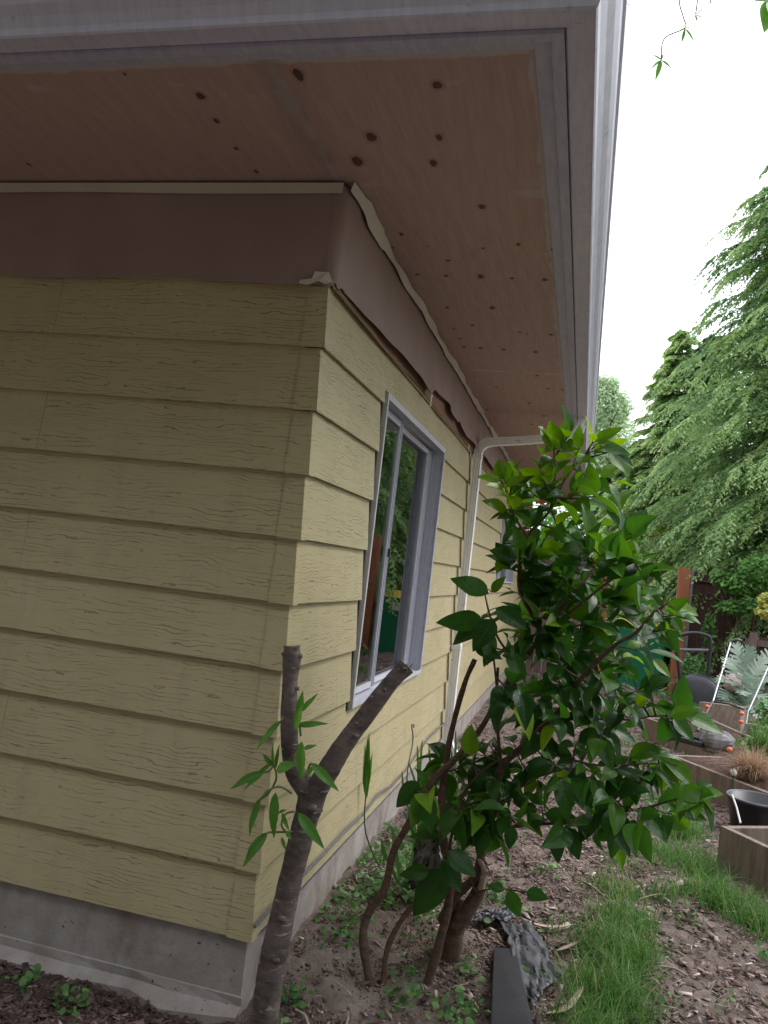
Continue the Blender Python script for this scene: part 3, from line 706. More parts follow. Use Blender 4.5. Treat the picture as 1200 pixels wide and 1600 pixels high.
# ------------------------------------------------------------------ leaves
def make_leaves(name, items, m, parent, nl=8, nw=4, serr=0., wave=.0):
    """items: (base, tip, up, width, rnd, droop, fold)"""
    L = len(items); base = np.array([i[0] for i in items], float); tip = np.array([i[1] for i in items], float)
    up = np.array([i[2] for i in items], float); W = np.array([i[3] for i in items], float); rd = np.array([i[4] for i in items], float)
    dr = np.array([i[5] for i in items], float); fo_ = np.array([i[6] for i in items], float)
    D = tip-base; Ln = np.linalg.norm(D, axis=1); d = D/Ln[:, None]; s = norm(np.cross(d, up)); n = np.cross(s, d)
    v = np.linspace(0, 1, nl+1); u = np.linspace(-1, 1, nw*2+1)
    shape = np.sin(np.pi*np.clip(v, 0, 1)**.80)**.85*(1-.30*v); shape[0] = .04; shape[-1] = .0
    shape = shape/shape.max()
    U, VV = np.meshgrid(u, v, indexing='ij'); sh = shape[None, :]*np.ones_like(U)
    ph = rng.uniform(0, 6, L)[:, None, None]
    wav = (1+serr*np.sin(VV*60)*np.abs(U))[None]*np.ones((L, 1, 1))
    x = (U*sh)[None]*W[:, None, None]/2*wav
    y = (VV[None]*Ln[:, None, None])
    zf = fo_[:, None, None]*np.abs(U*sh)[None]*W[:, None, None]/2
    zc = -dr[:, None, None]*Ln[:, None, None]*(VV**2-VV*.55)[None]*1.0
    zw = wave*Ln[:, None, None]*np.sin(VV[None]*11+ph)*np.abs(U)[None]
    z = zf+zc+zw
    P = base[:, None, None, :]+x[..., None]*s[:, None, None, :]+y[..., None]*d[:, None, None, :]+z[..., None]*n[:, None, None, :]
    a, c = U.shape; idx = np.arange(a*c).reshape(a, c)
    F1 = np.stack([idx[:-1, :-1], idx[1:, :-1], idx[1:, 1:], idx[:-1, 1:]], -1).reshape(-1, 4)
    F = (F1[None]+(np.arange(L)*a*c)[:, None, None]).reshape(-1, 4)
    luv = np.stack([np.broadcast_to(U, P.shape[:3]), np.broadcast_to(VV, P.shape[:3]), np.broadcast_to(rd[:, None, None], P.shape[:3])], -1)
    return fastmesh(name, P.reshape(-1, 3), F, luv.reshape(-1, 3), m, parent, smooth=True)
def smoothpath(P, n=6):
    P = [np.array(p, float) for p in P]; out = []
    for i in range(len(P)-1):
        p0 = P[max(i-1, 0)]; p1 = P[i]; p2 = P[i+1]; p3 = P[min(i+2, len(P)-1)]
        for j in range(n):
            t = j/n; out.append(.5*((2*p1)+(-p0+p2)*t+(2*p0-5*p1+4*p2-p3)*t*t+(-p0+3*p1-3*p2+p3)*t**3))
    out.append(P[-1]); return out
def radii(R, n=6):
    out = []
    for i in range(len(R)-1):
        for j in range(n): out.append(R[i]+(R[i+1]-R[i])*j/n)
    out.append(R[-1]); return out

# ------------------------------------------------------------------ pruned tree in front of the corner
TY = -.30
tree = thing('pruned_tree', tuple(at(408, 1640, TY)*[1, 1, 0]+[0, 0, .03]), 'hard pruned small tree with two sawn limbs and green shoots at the house corner', 'tree')
def limb(b, pts, R, knots=0, n=16, nz=.018, k=8, capmi=None):
    P = smoothpath(pts, k); RR = radii(R, k)
    RR = [r*(1+.03*math.sin(i*.43)+random.uniform(-.02, .02)) for i, r in enumerate(RR)]
    b.tube(P, RR, n, 0, True, nz, capmi); return P
b = MB()
tp = [(398,1720),(412,1600),(425,1510),(448,1400),(470,1310),(482,1262),(486,1235)]
P0 = [at(x, y, TY) for x, y in tp]; P0[0][2] = -.05
limb(b, P0, [.042, .038, .035, .032, .031, .034, .030])
b.build('trunk', M['bark'], tree, smooth=True)
b = MB(); limb(b, [at(487,1270,TY), at(482,1238,TY), at(464,1212,TY), at(454,1180,TY-.01), at(452,1130,TY-.02), at(453,1070,TY-.02), at(456,1030,TY-.02), at(456,1009,TY-.02)], [.030, .030, .026, .0235, .0225, .021, .024, .021], capmi=1)
b.build('limb', [M['bark'], M['cut']], tree, smooth=True)
b = MB(); limb(b, [at(480,1275,TY), at(492,1240,TY), at(512,1205,TY), at(540,1160,TY), at(575,1113,TY+.01), at(612,1065,TY+.02), at(636,1040,TY+.03)], [.032, .032, .029, .026, .0235, .0215, .0225], capmi=1)
b.build('limb', [M['bark'], M['cut']], tree, smooth=True)
for px, py, r in ((452,1048,.008),(463,1075,.007),(446,1088,.006),(452,1170,.008),(556,1150,.007),(487,1262,.012),(440,1435,.010),(430,1500,.010),(600,1078,.006),(470,1300,.009),(445,1022,.007),(467,1025,.008)):
    b = MB(); c = at(px, py, TY-.027 if py > 1200 else TY-.024)
    for a in range(1):
        V = []; 
        for i in range(5):
            th_ = i/4*math.pi/2
            for j in range(10):
                V.append(c+r*np.array([math.cos(j*.628)*math.cos(th_)*1.4*(1+.15*random.uniform(-1, 1)), -math.sin(th_)*.9+.01, math.sin(j*.628)*math.cos(th_)]))
        b.add(V, [(i*10+j, i*10+(j+1) % 10, (i+1)*10+(j+1) % 10, (i+1)*10+j) for i in range(4) for j in range(10)])
    b.build('knot', M['bark'], tree, smooth=True)
b = MB(); b2 = MB()
for i in range(26):   # torn fibres at the cut ends
    q = random.choice([(444+random.uniform(0, 24), 1012, TY-.03), (620+random.uniform(0, 22), 1048-random.uniform(0, 8), TY+.0)])
    c = at(*q); d = np.array([random.uniform(-1, 1), random.uniform(-1, .2), random.uniform(-.4, 1)])*.012
    (b if q[0] < 500 else b2).tube([c, c+d], [.002, .0006], 4)
for q in (b, b2): q.build('torn_bark', M['bark'], tree, smooth=True)
LT = [ # base px, tip px, width m, dY
 ((466,1118),(473,1080),.020,-.04),((470,1112),(497,1083),.014,-.02),((464,1133),(513,1130),.017,-.05),((462,1140),(472,1100),.026,-.05),
 ((440,1126),(397,1171),.020,-.02),((428,1196),(425,1160),.010,-.05),((431,1200),(436,1163),.012,-.04),((424,1192),(380,1235),.016,.03),((413,1206),(357,1232),.024,-.05),
 ((432,1204),(463,1192),.030,-.06),((431,1238),(426,1312),.026,-.07),((408,1247),(386,1307),.024,-.03),((425,1232),(405,1252),.012,-.03),((472,1160),(471,1221),.030,-.07),((474,1170),(495,1164),.012,-.05),
 ((486,1192),(530,1237),.024,-.06),((466,1270),(507,1327),.028,-.07),((419,1301),(377,1355),.030,-.05),((441,1270),(452,1300),.012,-.06),((448,1300),(455,1312),.012,-.06),
 ((427,1197),(410,1178),.014,-.02),((436,1270),(447,1265),.008,-.05),((478,1212),(492,1195),.014,-.05),((440,1308),(447,1330),.010,-.05)]
items = []
for (bx, by), (tx, ty), wd, dy in LT:
    p = at(bx, by, TY+dy); q = at(tx, ty, TY+dy-.015); up = norm(np.array([random.uniform(-.5, .5), -1.0, .55]))
    items.append((p, q, up, wd, random.uniform(.35, .95), random.uniform(.05, .22), random.uniform(.15, .5)))
make_leaves('foliage', items, M['peach'], tree, 16, 3, serr=.05, wave=.012)
for P in ([(456,1240),(440,1230),(425,1232),(408,1247)],[(425,1232),(432,1215),(428,1195)],[(470,1150),(468,1128),(466,1112)],[(458,1300),(445,1300),(430,1300),(419,1301)],[(428,1196),(420,1205),(412,1206)],[(460,1268),(446,1272),(440,1290),(450,1303)],[(478,1215),(482,1200),(486,1192)],[(452,1190),(462,1172),(472,1160)],[(447,1112),(443,1120),(440,1126)]):
    b = MB(); b.tube(smoothpath([at(x, y, TY-.03-.01*i) for i, (x, y) in enumerate(P)], 4), .0028, 6); b.build('shoot', M['shoot'], tree, smooth=True)

# ------------------------------------------------------------------ camellia shrub
SY = .55
shrub = thing('camellia_shrub', tuple(np.append(at(690, 1540, SY)[:2], .08)), 'tall glossy green camellia shrub with several reddish stems beside the side wall', 'shrub')
def P3(l, Y0, Y1=None):
    Y1 = Y0 if Y1 is None else Y1; n = len(l)
    return [at(x, y, Y0+(Y1-Y0)*i/max(n-1, 1)) for i, (x, y) in enumerate(l)]
stems = [
 (P3([(592,1640),(583,1560),(568,1480),(573,1432),(600,1390),(615,1330),(640,1285),(675,1225),(712,1185),(752,1137),(778,1090),(811,1040),(850,990),(885,940)], .30, .50), .019, .008),
 (P3([(588,1590),(598,1540),(606,1480),(634,1428),(662,1405),(690,1375)], .30, .48), .013, .009),
 (P3([(632,1640),(655,1570),(676,1510),(697,1430),(705,1365),(693,1320),(690,1240),(694,1222),(703,1155),(724,1074),(742,1030)], .38, .50), .021, .010),
 (P3([(690,1440),(712,1400),(745,1365),(757,1300),(775,1250),(783,1200),(820,1164),(846,1138),(880,1104),(907,1061),(957,1011),(994,988),(1023,957),(1048,940)], .52, .45), .021, .005),
 (P3([(783,1200),(776,1115),(778,1043)], .50, .48), .008, .006),
 (P3([(850,990),(815,930),(812,885),(824,840),(861,795),(888,740),(932,695)], .50, .62), .010, .004),
 (P3([(755,1310),(800,1292),(880,1285),(953,1272),(1010,1262),(1045,1252),(1088,1241)], .46, .35), .008, .0025),
 (P3([(860,1125),(900,1124),(943,1124),(990,1124),(1020,1119),(1051,1119),(1080,1128)], .46, .38), .005, .002),
 (P3([(840,1145),(880,1180),(930,1195),(985,1195),(1013,1193),(1058,1196)], .46, .36), .005, .002),
 (P3([(824,840),(800,800),(790,770),(783,752)], .55, .60), .006, .003),
 (P3([(885,940),(920,900),(950,860),(975,840)], .5, .62), .007, .003),
 (P3([(850,990),(900,950),(950,910),(1000,880)], .5, .4), .007, .003),
 (P3([(811,1040),(780,1000),(765,960),(757,925)], .47, .40), .006, .003),
 (P3([(778,1090),(770,1020),(760,975),(735,965)], .44, .36), .005, .003),
 (P3([(712,1185),(690,1200),(665,1225),(650,1235)], .4, .3), .006, .003),
 (P3([(697,1350),(720,1250),(760,1200),(800,1180)], .5, .35), .007, .003),
 (P3([(757,1300),(800,1240),(850,1210),(900,1200)], .5, .65), .008, .003),
 (P3([(735,1375),(745,1392),(772,1388),(800,1391),(822,1394)], .5, .38), .004, .0025),
 (P3([(861,795),(868,740),(872,700),(880,685)], .6, .6), .006, .003),
 (P3([(820,1164),(860,1060),(900,1000),(940,930),(960,890)], .5, .85), .008, .003),
]
b = MB(); SK = []
for P, r0, r1 in stems:
    k = 6; Q = smoothpath(P, k); n = len(Q)
    RR = [.84*(r0+(r1-r0)*i/(n-1))*(1+.08*math.sin(i*1.1)) for i in range(n)]
    b.tube(Q, RR, 9, nz=.05); SK += [(q, r) for q, r in zip(Q, RR)]
b.build('stem', M['twig'], shrub, smooth=True)
# old split stump at the foot of the shrub
b = MB(); Q = smoothpath(P3([(706,1560),(703,1520),(706,1480),(712,1440),(722,1405)], SY, SY+.02), 6)
b.tube(Q, [.052, .048, .044, .041, .040, .039, .038, .038, .037, .037, .036, .036, .036, .036, .036, .035, .035, .034, .034, .033, .032, .036, .030, .02, .012][:len(Q)], 14, nz=.10)
Q = smoothpath(P3([(712,1450),(735,1415),(750,1385),(754,1355),(748,1345)], SY-.03, SY), 5); b.tube(Q, [.026]*5+[.024]*5+[.022]*5+[.02]*(len(Q)-15), 10, nz=.12)
b.build('old_stump', M['twig'], shrub, smooth=True)
b = MB(); b.tube(smoothpath(P3([(752,1390),(757,1360),(747,1342)], SY-.06), 4), [.013, .012, .012, .012, .011, .010, .009, .007, .004], 8, nz=.15)
b.tube(P3([(752,1372),(765,1362),(771,1361)], SY-.07), [.006, .005, .004], 7, nz=.1); b.tube(P3([(754,1362),(762,1352),(768,1350)], SY-.06), [.006, .004, .002], 7)
b.build('dead_wood', M['palecut'], shrub, smooth=True)
T = [(690,1185),(705,1250),(735,1235),(745,1195),(782,1245),(665,1240),(715,1270),(760,1260),(770,1215),(820,1245),(690,1280),(862,702),(882,690),(930,690),(958,708),(850,735),(905,728),(785,752),(808,748),(832,775),(868,790),(900,760),(930,770),(945,800),(958,752),
 (795,800),(830,822),(868,830),(905,820),(938,845),(972,838),(800,852),(840,870),(880,872),(920,880),(960,880),(998,878),(790,890),
 (812,912),(850,922),(890,922),(930,925),(970,922),(1012,912),(1046,945),(1058,965),(1035,985),(790,960),(830,965),(870,970),(910,972),(950,972),(990,968),
 (800,1012),(850,1022),(890,1022),(930,1022),(968,1022),(1010,1012),(812,1072),(835,1062),(870,1072),(910,1072),(950,1062),(990,1062),(1022,1075),
 (832,1110),(870,1112),(912,1112),(950,1112),(1000,1112),(1045,1118),(1072,1112),(772,1180),(802,1160),(850,1152),(900,1162),(940,1152),(990,1172),(1030,1185),
 (690,1212),(722,1192),(760,1222),(800,1222),(840,1212),(880,1212),(920,1212),(960,1202),(1000,1222),(1042,1212),(1080,1232),(1092,1242),
 (745,1262),(790,1270),(778,1298),(842,1262),(880,1292),(930,1262),(955,1288),(1000,1280),(1052,1268),(700,1345),(905,850),(885,900),(870,1040),(900,1090),(850,1085),(925,1050),(970,1090),(860,1180),(910,1230),(960,1240),(1010,1200),(800,1100),
 (850,950),(820,1000),(880,990),(910,940),(950,940),(990,930),(840,900),(870,860),(860,760)]
items = []; tw = MB()
skp = np.array([q for q, r in SK]); axisC = at(870, 1020, .55)
def leafat(p, d, Ln, young, flat=.5):
    d = norm(d); up = norm(np.array([random.uniform(-.55, .55), random.uniform(-.9, .25), random.uniform(.25, 1.1)]))
    if abs(np.dot(up, d)) > .9: up = norm(up+np.array([.5, .3, 0]))
    pet = p+d*.008; tw.tube([p, pet], .0013, 4, cap=False)
    items.append((pet, pet+d*Ln, up, Ln*random.uniform(.48, .63), young, random.uniform(.1, .6), random.uniform(.15, .65)))
for (px, py) in T:
    for rep in range(2 if 740 < py < 1290 and px < 990 and random.random() < .6 else 1):
        Yt = .5+random.uniform(-.30, .34) if rep == 0 else .5+random.uniform(-.1, .45)
        e = at(px+random.uniform(-14, 14)*(rep+.4), py+random.uniform(-14, 14)*(rep+.4), Yt)
        dd = np.linalg.norm(skp-e, axis=1)+np.where(skp[:, 2] > e[2], .35*(skp[:, 2]-e[2]), 0)
        s = skp[np.argmin(dd)]; ln = np.linalg.norm(e-s)
        midp = (s+e)/2+np.array([0, 0, -.06*ln])+rng.normal(0, .02*ln, 3)
        Q = smoothpath([s, midp, e], 4); tw.tube(Q, [.0042-.0024*i/(len(Q)-1) for i in range(len(Q))], 5, cap=False)
        ax = norm(Q[-1]-Q[-3]); out = norm(e-axisC)
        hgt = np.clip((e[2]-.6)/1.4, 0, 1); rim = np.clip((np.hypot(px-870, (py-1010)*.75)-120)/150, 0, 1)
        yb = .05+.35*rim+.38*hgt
        nl_ = 5 if rep == 0 else 4
        for i in range(nl_):
            f = 1-.16*i*(ln < .3 and 1 or .7); f = max(f, .25); kf = f*(len(Q)-1); k0 = int(min(kf, len(Q)-2)); p = Q[k0]+(Q[k0+1]-Q[k0])*(kf-k0)
            a = i*2.4+random.uniform(-.5, .5); e1 = norm(np.cross(ax, [0.1, .2, 1])); e2 = np.cross(ax, e1)
            d = ax*(1.1 if i == 0 else .55)+(e1*math.cos(a)+e2*math.sin(a))*(.35 if i == 0 else .9)+out*.35+np.array([0, 0, -.38 if hgt < .5 else -.05])
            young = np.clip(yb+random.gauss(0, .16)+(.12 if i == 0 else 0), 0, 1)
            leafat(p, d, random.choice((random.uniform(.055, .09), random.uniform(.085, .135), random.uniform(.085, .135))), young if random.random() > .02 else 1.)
EXP = [((763,928),(703,903),.4),((768,925),(790,900),.6),((757,974),(680,971),.3),((756,976),(706,1006),.25),((772,968),(738,1018),.1),((765,985),(762,1040),.25),((775,950),(825,985),.1),
 ((655,1222),(618,1262),.15),((668,1238),(640,1275),.2),((735,1180),(735,1132),.75),((700,1360),(642,1432),.1),((672,1362),(622,1366),.3),((822,1394),(858,1405),.3),((795,1391),(812,1434),.4),((788,1390),(760,1383),.3),
 ((742,1010),(785,1030),.15),((783,752),(745,742),.8),((790,760),(825,742),.8),((868,1300),(872,1350),.1),((888,1292),(905,1345),.1),((955,1285),(985,1340),.15),((1000,1262),(1045,1318),.2),((1060,1240),(1116,1243),.6),((1075,1235),(1132,1240),.7),((1058,1262),(1105,1283),.3),
 ((1030,1190),(1062,1225),.6),((1048,1119),(1090,1108),.6),((1052,1122),(1085,1160),.4),((1000,1105),(1005,1075),.9),((860,700),(845,668),.8),((875,690),(885,655),.8),((905,700),(905,664),.6),((930,690),(975,668),.7),((940,700),(985,710),.4),((960,708),(990,728),.3),
 ((1046,940),(1092,962),.85),((1040,955),(1086,972),.6),((1035,985),(1060,1010),.8),((690,1345),(722,1395),.2),((700,1330),(745,1370),.15),((760,1290),(745,1340),.1),((1020,1030),(1048,1058),.8),((800,1290),(795,1328),.1)]
for (bx, by), (tx, ty), yg in EXP:
    Y = .30+random.uniform(-.04, .08); p = at(bx, by, Y); q = at(tx, ty, Y-random.uniform(0, .03)); up = norm(np.array([random.uniform(-.4, .6), -.8, .7]))
    s = skp[np.argmin(np.linalg.norm(skp-p, axis=1))]; tw.tube(smoothpath([s, (s+p)/2+[0, 0, .01], p], 3), .0018, 5, cap=False)
    Ln = np.linalg.norm(q-p); items.append((p, q, up, Ln*random.uniform(.48, .62) if Ln < .13 else Ln*.55, yg, random.uniform(.0, .2), random.uniform(.1, .35)))
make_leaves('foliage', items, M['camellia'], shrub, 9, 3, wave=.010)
tw.build('twig', M['twig'], shrub, smooth=True)
b = MB()
for px, py, Y in ((828,835,.75),(705,0,0),(845,788,.8)):
    if py == 0: continue
    c = at(px, py, Y)
    for i in range(9):
        a = i*.7; d = np.array([math.cos(a), math.sin(a)*.6, .4+.2*(i % 2)]); e1 = norm(np.cross(d, [0, 0, 1]))
        b.add([c, c+d*.02+e1*.014, c+d*.035, c+d*.02-e1*.014], [(0, 1, 2, 3)])
b.build('blossom', M['blossom'], shrub)

# ------------------------------------------------------------------ scattered ground stuff
def blob_field(x, y, blobs):
    d = np.zeros_like(x)
    for bx, by, r, a in blobs: d = np.maximum(d, a*np.exp(-((x-bx)**2+(y-by)**2)/(r*r)))
    return d
def vnoise(x, y, s, seed):
    r = np.random.default_rng(seed); v = 0
    for i in range(6):
        a = r.uniform(0, 6.28); f = s*r.uniform(.6, 1.8); v = v+np.sin((x*math.cos(a)+y*math.sin(a))*f+r.uniform(0, 6))
    return v/6
GR = [(1.10,.60,.16,1.),(1.14,.95,.17,1.),(1.18,1.25,.17,1.),(1.15,1.6,.17,.9),(1.05,.35,.14,.8),(1.35,1.65,.14,.7),(1.20,1.95,.14,.5),(1.05,1.55,.12,.6),
      (1.52,2.25,.20,1.),(1.62,1.75,.17,1.),(1.75,1.55,.18,1.),(1.85,1.3,.2,.9),(1.55,2.8,.18,1.),(1.62,3.2,.18,.9),(1.5,3.6,.15,.8),(1.35,2.1,.12,.4),(1.45,1.45,.12,.4),(1.45,4.6,.16,.7),(1.4,5.4,.2,.8),(1.3,3.9,.14,.6),
      (1.9,7.6,.5,.9),(2.6,8.0,.5,.8),(1.4,7.5,.3,.6),(1.65,6.6,.15,.8),(2.4,9.3,.6,.8),(3.2,7.,.8,.7),(2.2,2.3,.4,.8),(2.4,1.0,.7,.9),(1.25,4.9,.1,.5)]
def scatter(n, x0, x1, y0, y1, dens):
    x = rng.uniform(x0, x1, n); y = y0+(y1-y0)*rng.uniform(0, 1, n)**1.35; k = rng.uniform(0, 1, n) < dens(x, y); return x[k], y[k]
def inside_bed(x, y):
    r = np.zeros(len(x), bool)
    for cx, cy, l, wv in BEDS:
        dx, dy = x-cx, y-cy; u_ = dx*GU[0]+dy*GU[1]; v_ = dx*GV[0]+dy*GV[1]; r |= (u_ > -.02) & (u_ < l+.02) & (v_ > -.02) & (v_ < wv+.02)
    return r
GU = np.array([.55, -.835]); GV = np.array([.835, .55])
BEDS = [(1.60, 4.14, 1.15, 1.3), (1.545, 5.90, 1.15, 1.3), (1.68, 2.30, 1.0, 1.2)]
# chips
def dchip(x, y):
    d = .75+.5*vnoise(x, y, 5, 3); d = np.where(y > .8, d, d*.38); d = np.where((x < .62) & (y > -.05) & (y < .8), d*.35, d)
    d = np.where((y > 1.0) & (x > .45), d*1.3, d); d = np.where(y < -.04, 1.0, d); d = np.where((x > 1.25) & (y < 1.1), .9, d)
    return np.clip(d*(1-.75*blob_field(x, y, GR)), 0, 1)
x1_, y1_ = scatter(60000, -1.1, 2.3, -.55, 10., dchip)
x2_, y2_ = scatter(9000, -1.1, .05, -.5, -.05, lambda x, y: np.full_like(x, .9))
x = np.concatenate([x1_, x2_]); y = np.concatenate([y1_, y2_]); k = ~(((x < .03) & (y > -.06)) | inside_bed(x, y)); x, y = x[k], y[k]; n = len(x)
Lc = rng.gamma(3., .0062, n)+.006; Wc = Lc*rng.uniform(.16, .5, n); Tc = rng.uniform(.001, .004, n); a = rng.uniform(0, 6.28, n); ti = rng.normal(0, .25, n); tj = rng.normal(0, .3, n)
D = np.stack([np.cos(a)*np.cos(ti), np.sin(a)*np.cos(ti), np.sin(ti)], -1); S = norm(np.cross(D, np.stack([np.zeros(n), tj, np.ones(n)], -1))); U = np.cross(S, D)
c = np.stack([x, y, gz(x, y)+rng.uniform(.001, .012, n)], -1)
cs = [(-1, -1, -1), (1, -.6, -1), (1, .7, -1), (-1, 1, -1), (-1, -1, 1), (1, -.6, 1), (1, .7, 1), (-1, 1, 1)]
V = np.stack([c+D*(i*Lc/2)[:, None]+S*(j*Wc/2)[:, None]+U*(k_*Tc/2)[:, None] for i, j, k_ in cs], 1).reshape(-1, 3)
F1 = np.array([(4, 5, 6, 7), (0, 1, 5, 4), (1, 2, 6, 5), (2, 3, 7, 6), (3, 0, 4, 7)])
F = (F1[None]+(np.arange(n)*8)[:, None, None]).reshape(-1, 4); rd = np.repeat(np.clip(rng.normal(.45, .24, n)-.34*(y < 0), 0, 1), 8)
o = fastmesh('bark_mulch', V, F, np.stack([rd*0, rd*0, rd], -1), M['chips']); tag(o, 'loose reddish bark mulch scattered over the soil beside the house', 'bark mulch', kind='stuff')
def litter(x, y, Lc, Wc, Tc, rd, name, label, cat, m, zo=.006, tilt=.2):
    n = len(x); a = rng.uniform(0, 6.28, n); ti = rng.normal(0, tilt, n)
    D = np.stack([np.cos(a)*np.cos(ti), np.sin(a)*np.cos(ti), np.sin(ti)], -1); S = norm(np.cross(D, np.stack([rng.normal(0, .3, n), rng.normal(0, .3, n), np.ones(n)], -1))); U = np.cross(S, D)
    c = np.stack([x, y, gz(x, y)+zo*rng.uniform(0, 1.6, n)], -1); V = []
    for i, wsc, bend in ((-1, .35, 0), (0, 1, 1), (1, .3, 0)):
        for j, k_ in ((-1, -1), (1, -1), (1, 1), (-1, 1)): V.append(c+D*(i*Lc/2)[:, None]+S*(j*Wc*wsc/2+bend*Lc*.06)[:, None]+U*(k_*Tc/2)[:, None])
    V = np.stack(V, 1).reshape(-1, 3); F1 = np.array([(q+j, q+(j+1) % 4, q+4+(j+1) % 4, q+4+j) for q in (0, 4) for j in range(4)]+[(3, 2, 1, 0), (8, 9, 10, 11)])
    F = (F1[None]+(np.arange(n)*12)[:, None, None]).reshape(-1, 4); rd = np.repeat(rd, 12)
    o = fastmesh(name, V, F, np.stack([rd*0, rd*0, rd], -1), m); return tag(o, label, cat, kind='stuff')
def okp(x, y):
    k = ~(((x < .03) & (y > -.07)) | inside_bed(x, y)); return x[k], y[k]
x, y = okp(*scatter(5200, -1.0, 2.2, -.4, 5., lambda x, y: np.clip(.35+.4*vnoise(x, y, 6, 31), 0, 1))); n = len(x)
litter(x, y, rng.gamma(4., .009, n)+.01, rng.uniform(.0012, .004, n), np.full(n, .0012), np.clip(rng.normal(.8, .2, n), 0, 1), 'dry_straw', 'scattered dry straw and thin twigs lying over the mulch and soil', 'straw', M['chips'], .012)
x, y = okp(*scatter(52000, .0, 1.3, -.35, 2.2, lambda x, y: np.clip(.45+.5*vnoise(x, y, 9, 33), 0, 1))); n = len(x); L_ = rng.gamma(2., .0018, n)+.0025
litter(x, y, L_, L_*rng.uniform(.6, 1, n), L_*.7, np.clip(rng.normal(.50, .17, n), 0, 1), 'soil_crumbs', 'small crumbs of dry soil and grit under the shrub', 'soil', M['chips'], .003, .5)
x, y = okp(*scatter(900, .05, 2.2, -.1, 5., lambda x, y: np.clip(.3+.5*vnoise(x, y, 4, 35), 0, 1))); n = len(x); L_ = rng.uniform(.025, .06, n)
litter(x, y, L_, L_*rng.uniform(.25, .5, n), np.full(n, .0015), np.clip(rng.normal(.62, .25, n), 0, 1), 'fallen_leaves', 'fallen dry leaves scattered over the mulch', 'fallen leaves', M['chips'], .012, .35)
# grass
def blades(x, y, hmin, hmax, wd, lean, rdm, name, m, zf=gz, parent=None, sp=.14):
    n = len(x); h = rng.uniform(hmin, hmax, n); a = rng.uniform(0, 6.28, n); ln = rng.uniform(.2, 1., n)*lean
    ax = np.stack([np.cos(a), np.sin(a), np.zeros(n)], -1); sd_ = np.stack([-np.sin(a+.4), np.cos(a+.4), np.zeros(n)], -1)
    b0 = np.stack([x, y, zf(x, y)-.004], -1); V = []
    for i, f in enumerate((0, .35, .68, 1.)):
        p = b0+ax*(h*ln*f**1.8)[:, None]; p[:, 2] += h*f*(1-.55*ln*f); wv = wd*(1-f*.93)*rng.uniform(.7, 1.3, n) if i == 0 else wd*(1-f*.93)
        V += [p-sd_*np.reshape(wv/2*np.ones(n), (-1, 1)), p+sd_*np.reshape(wv/2*np.ones(n), (-1, 1))]
    V = np.stack(V, 1).reshape(-1, 3)
    F1 = np.array([(0, 1, 3, 2), (2, 3, 5, 4), (4, 5, 7, 6)]); F = (F1[None]+(np.arange(n)*8)[:, None, None]).reshape(-1, 4)
    rd = np.where(rng.uniform(0, 1, n) < .06, 1., np.clip(rng.normal(rdm, sp, n), 0, .95)); rd = np.repeat(rd, 8)
    return fastmesh(name, V, F, np.stack([rd*0, rd*0, rd], -1), m, parent, smooth=True)
def dgr(x, y): return np.clip(blob_field(x, y, GR)*1.6-.50+.35*vnoise(x, y, 14, 9)+.4*vnoise(x, y, 5, 12), 0, 1)
x, y = scatter(330000, .75, 3.6, .1, 10., dgr); k = ~inside_bed(x, y); x, y = x[k], y[k]
tall = blob_field(x, y, [(1.14,.95,.3,1.),(1.62,1.8,.35,1.1),(1.55,2.7,.4,1.),(1.1,.5,.25,.8)])
k = rng.uniform(0, 1, len(x)) < .2+.75*tall
o = blades(x[k], y[k], .05, .20, .0046, 1.15, .58, 'grass', M['grass'], sp=.24); tag(o, 'long bright green grass growing in strips right of the shrub', 'grass', kind='stuff')
x2, y2 = scatter(60000, .3, 3.2, .2, 9., lambda x, y: np.clip(.03+.30*blob_field(x, y, [(p, q, r*1.7, a_) for p, q, r, a_ in GR])+.06*vnoise(x, y, 6, 4), 0, 1)*.45)
x = np.concatenate([x[~k], x2]); y = np.concatenate([y[~k], y2]); k = ~inside_bed(x, y)
o = blades(x[k], y[k], .02, .065, .0035, 1.1, .5, 'short_grass', M['grass'], sp=.25); tag(o, 'thin short grass mixed into the mulch around the longer grass', 'grass', kind='stuff')
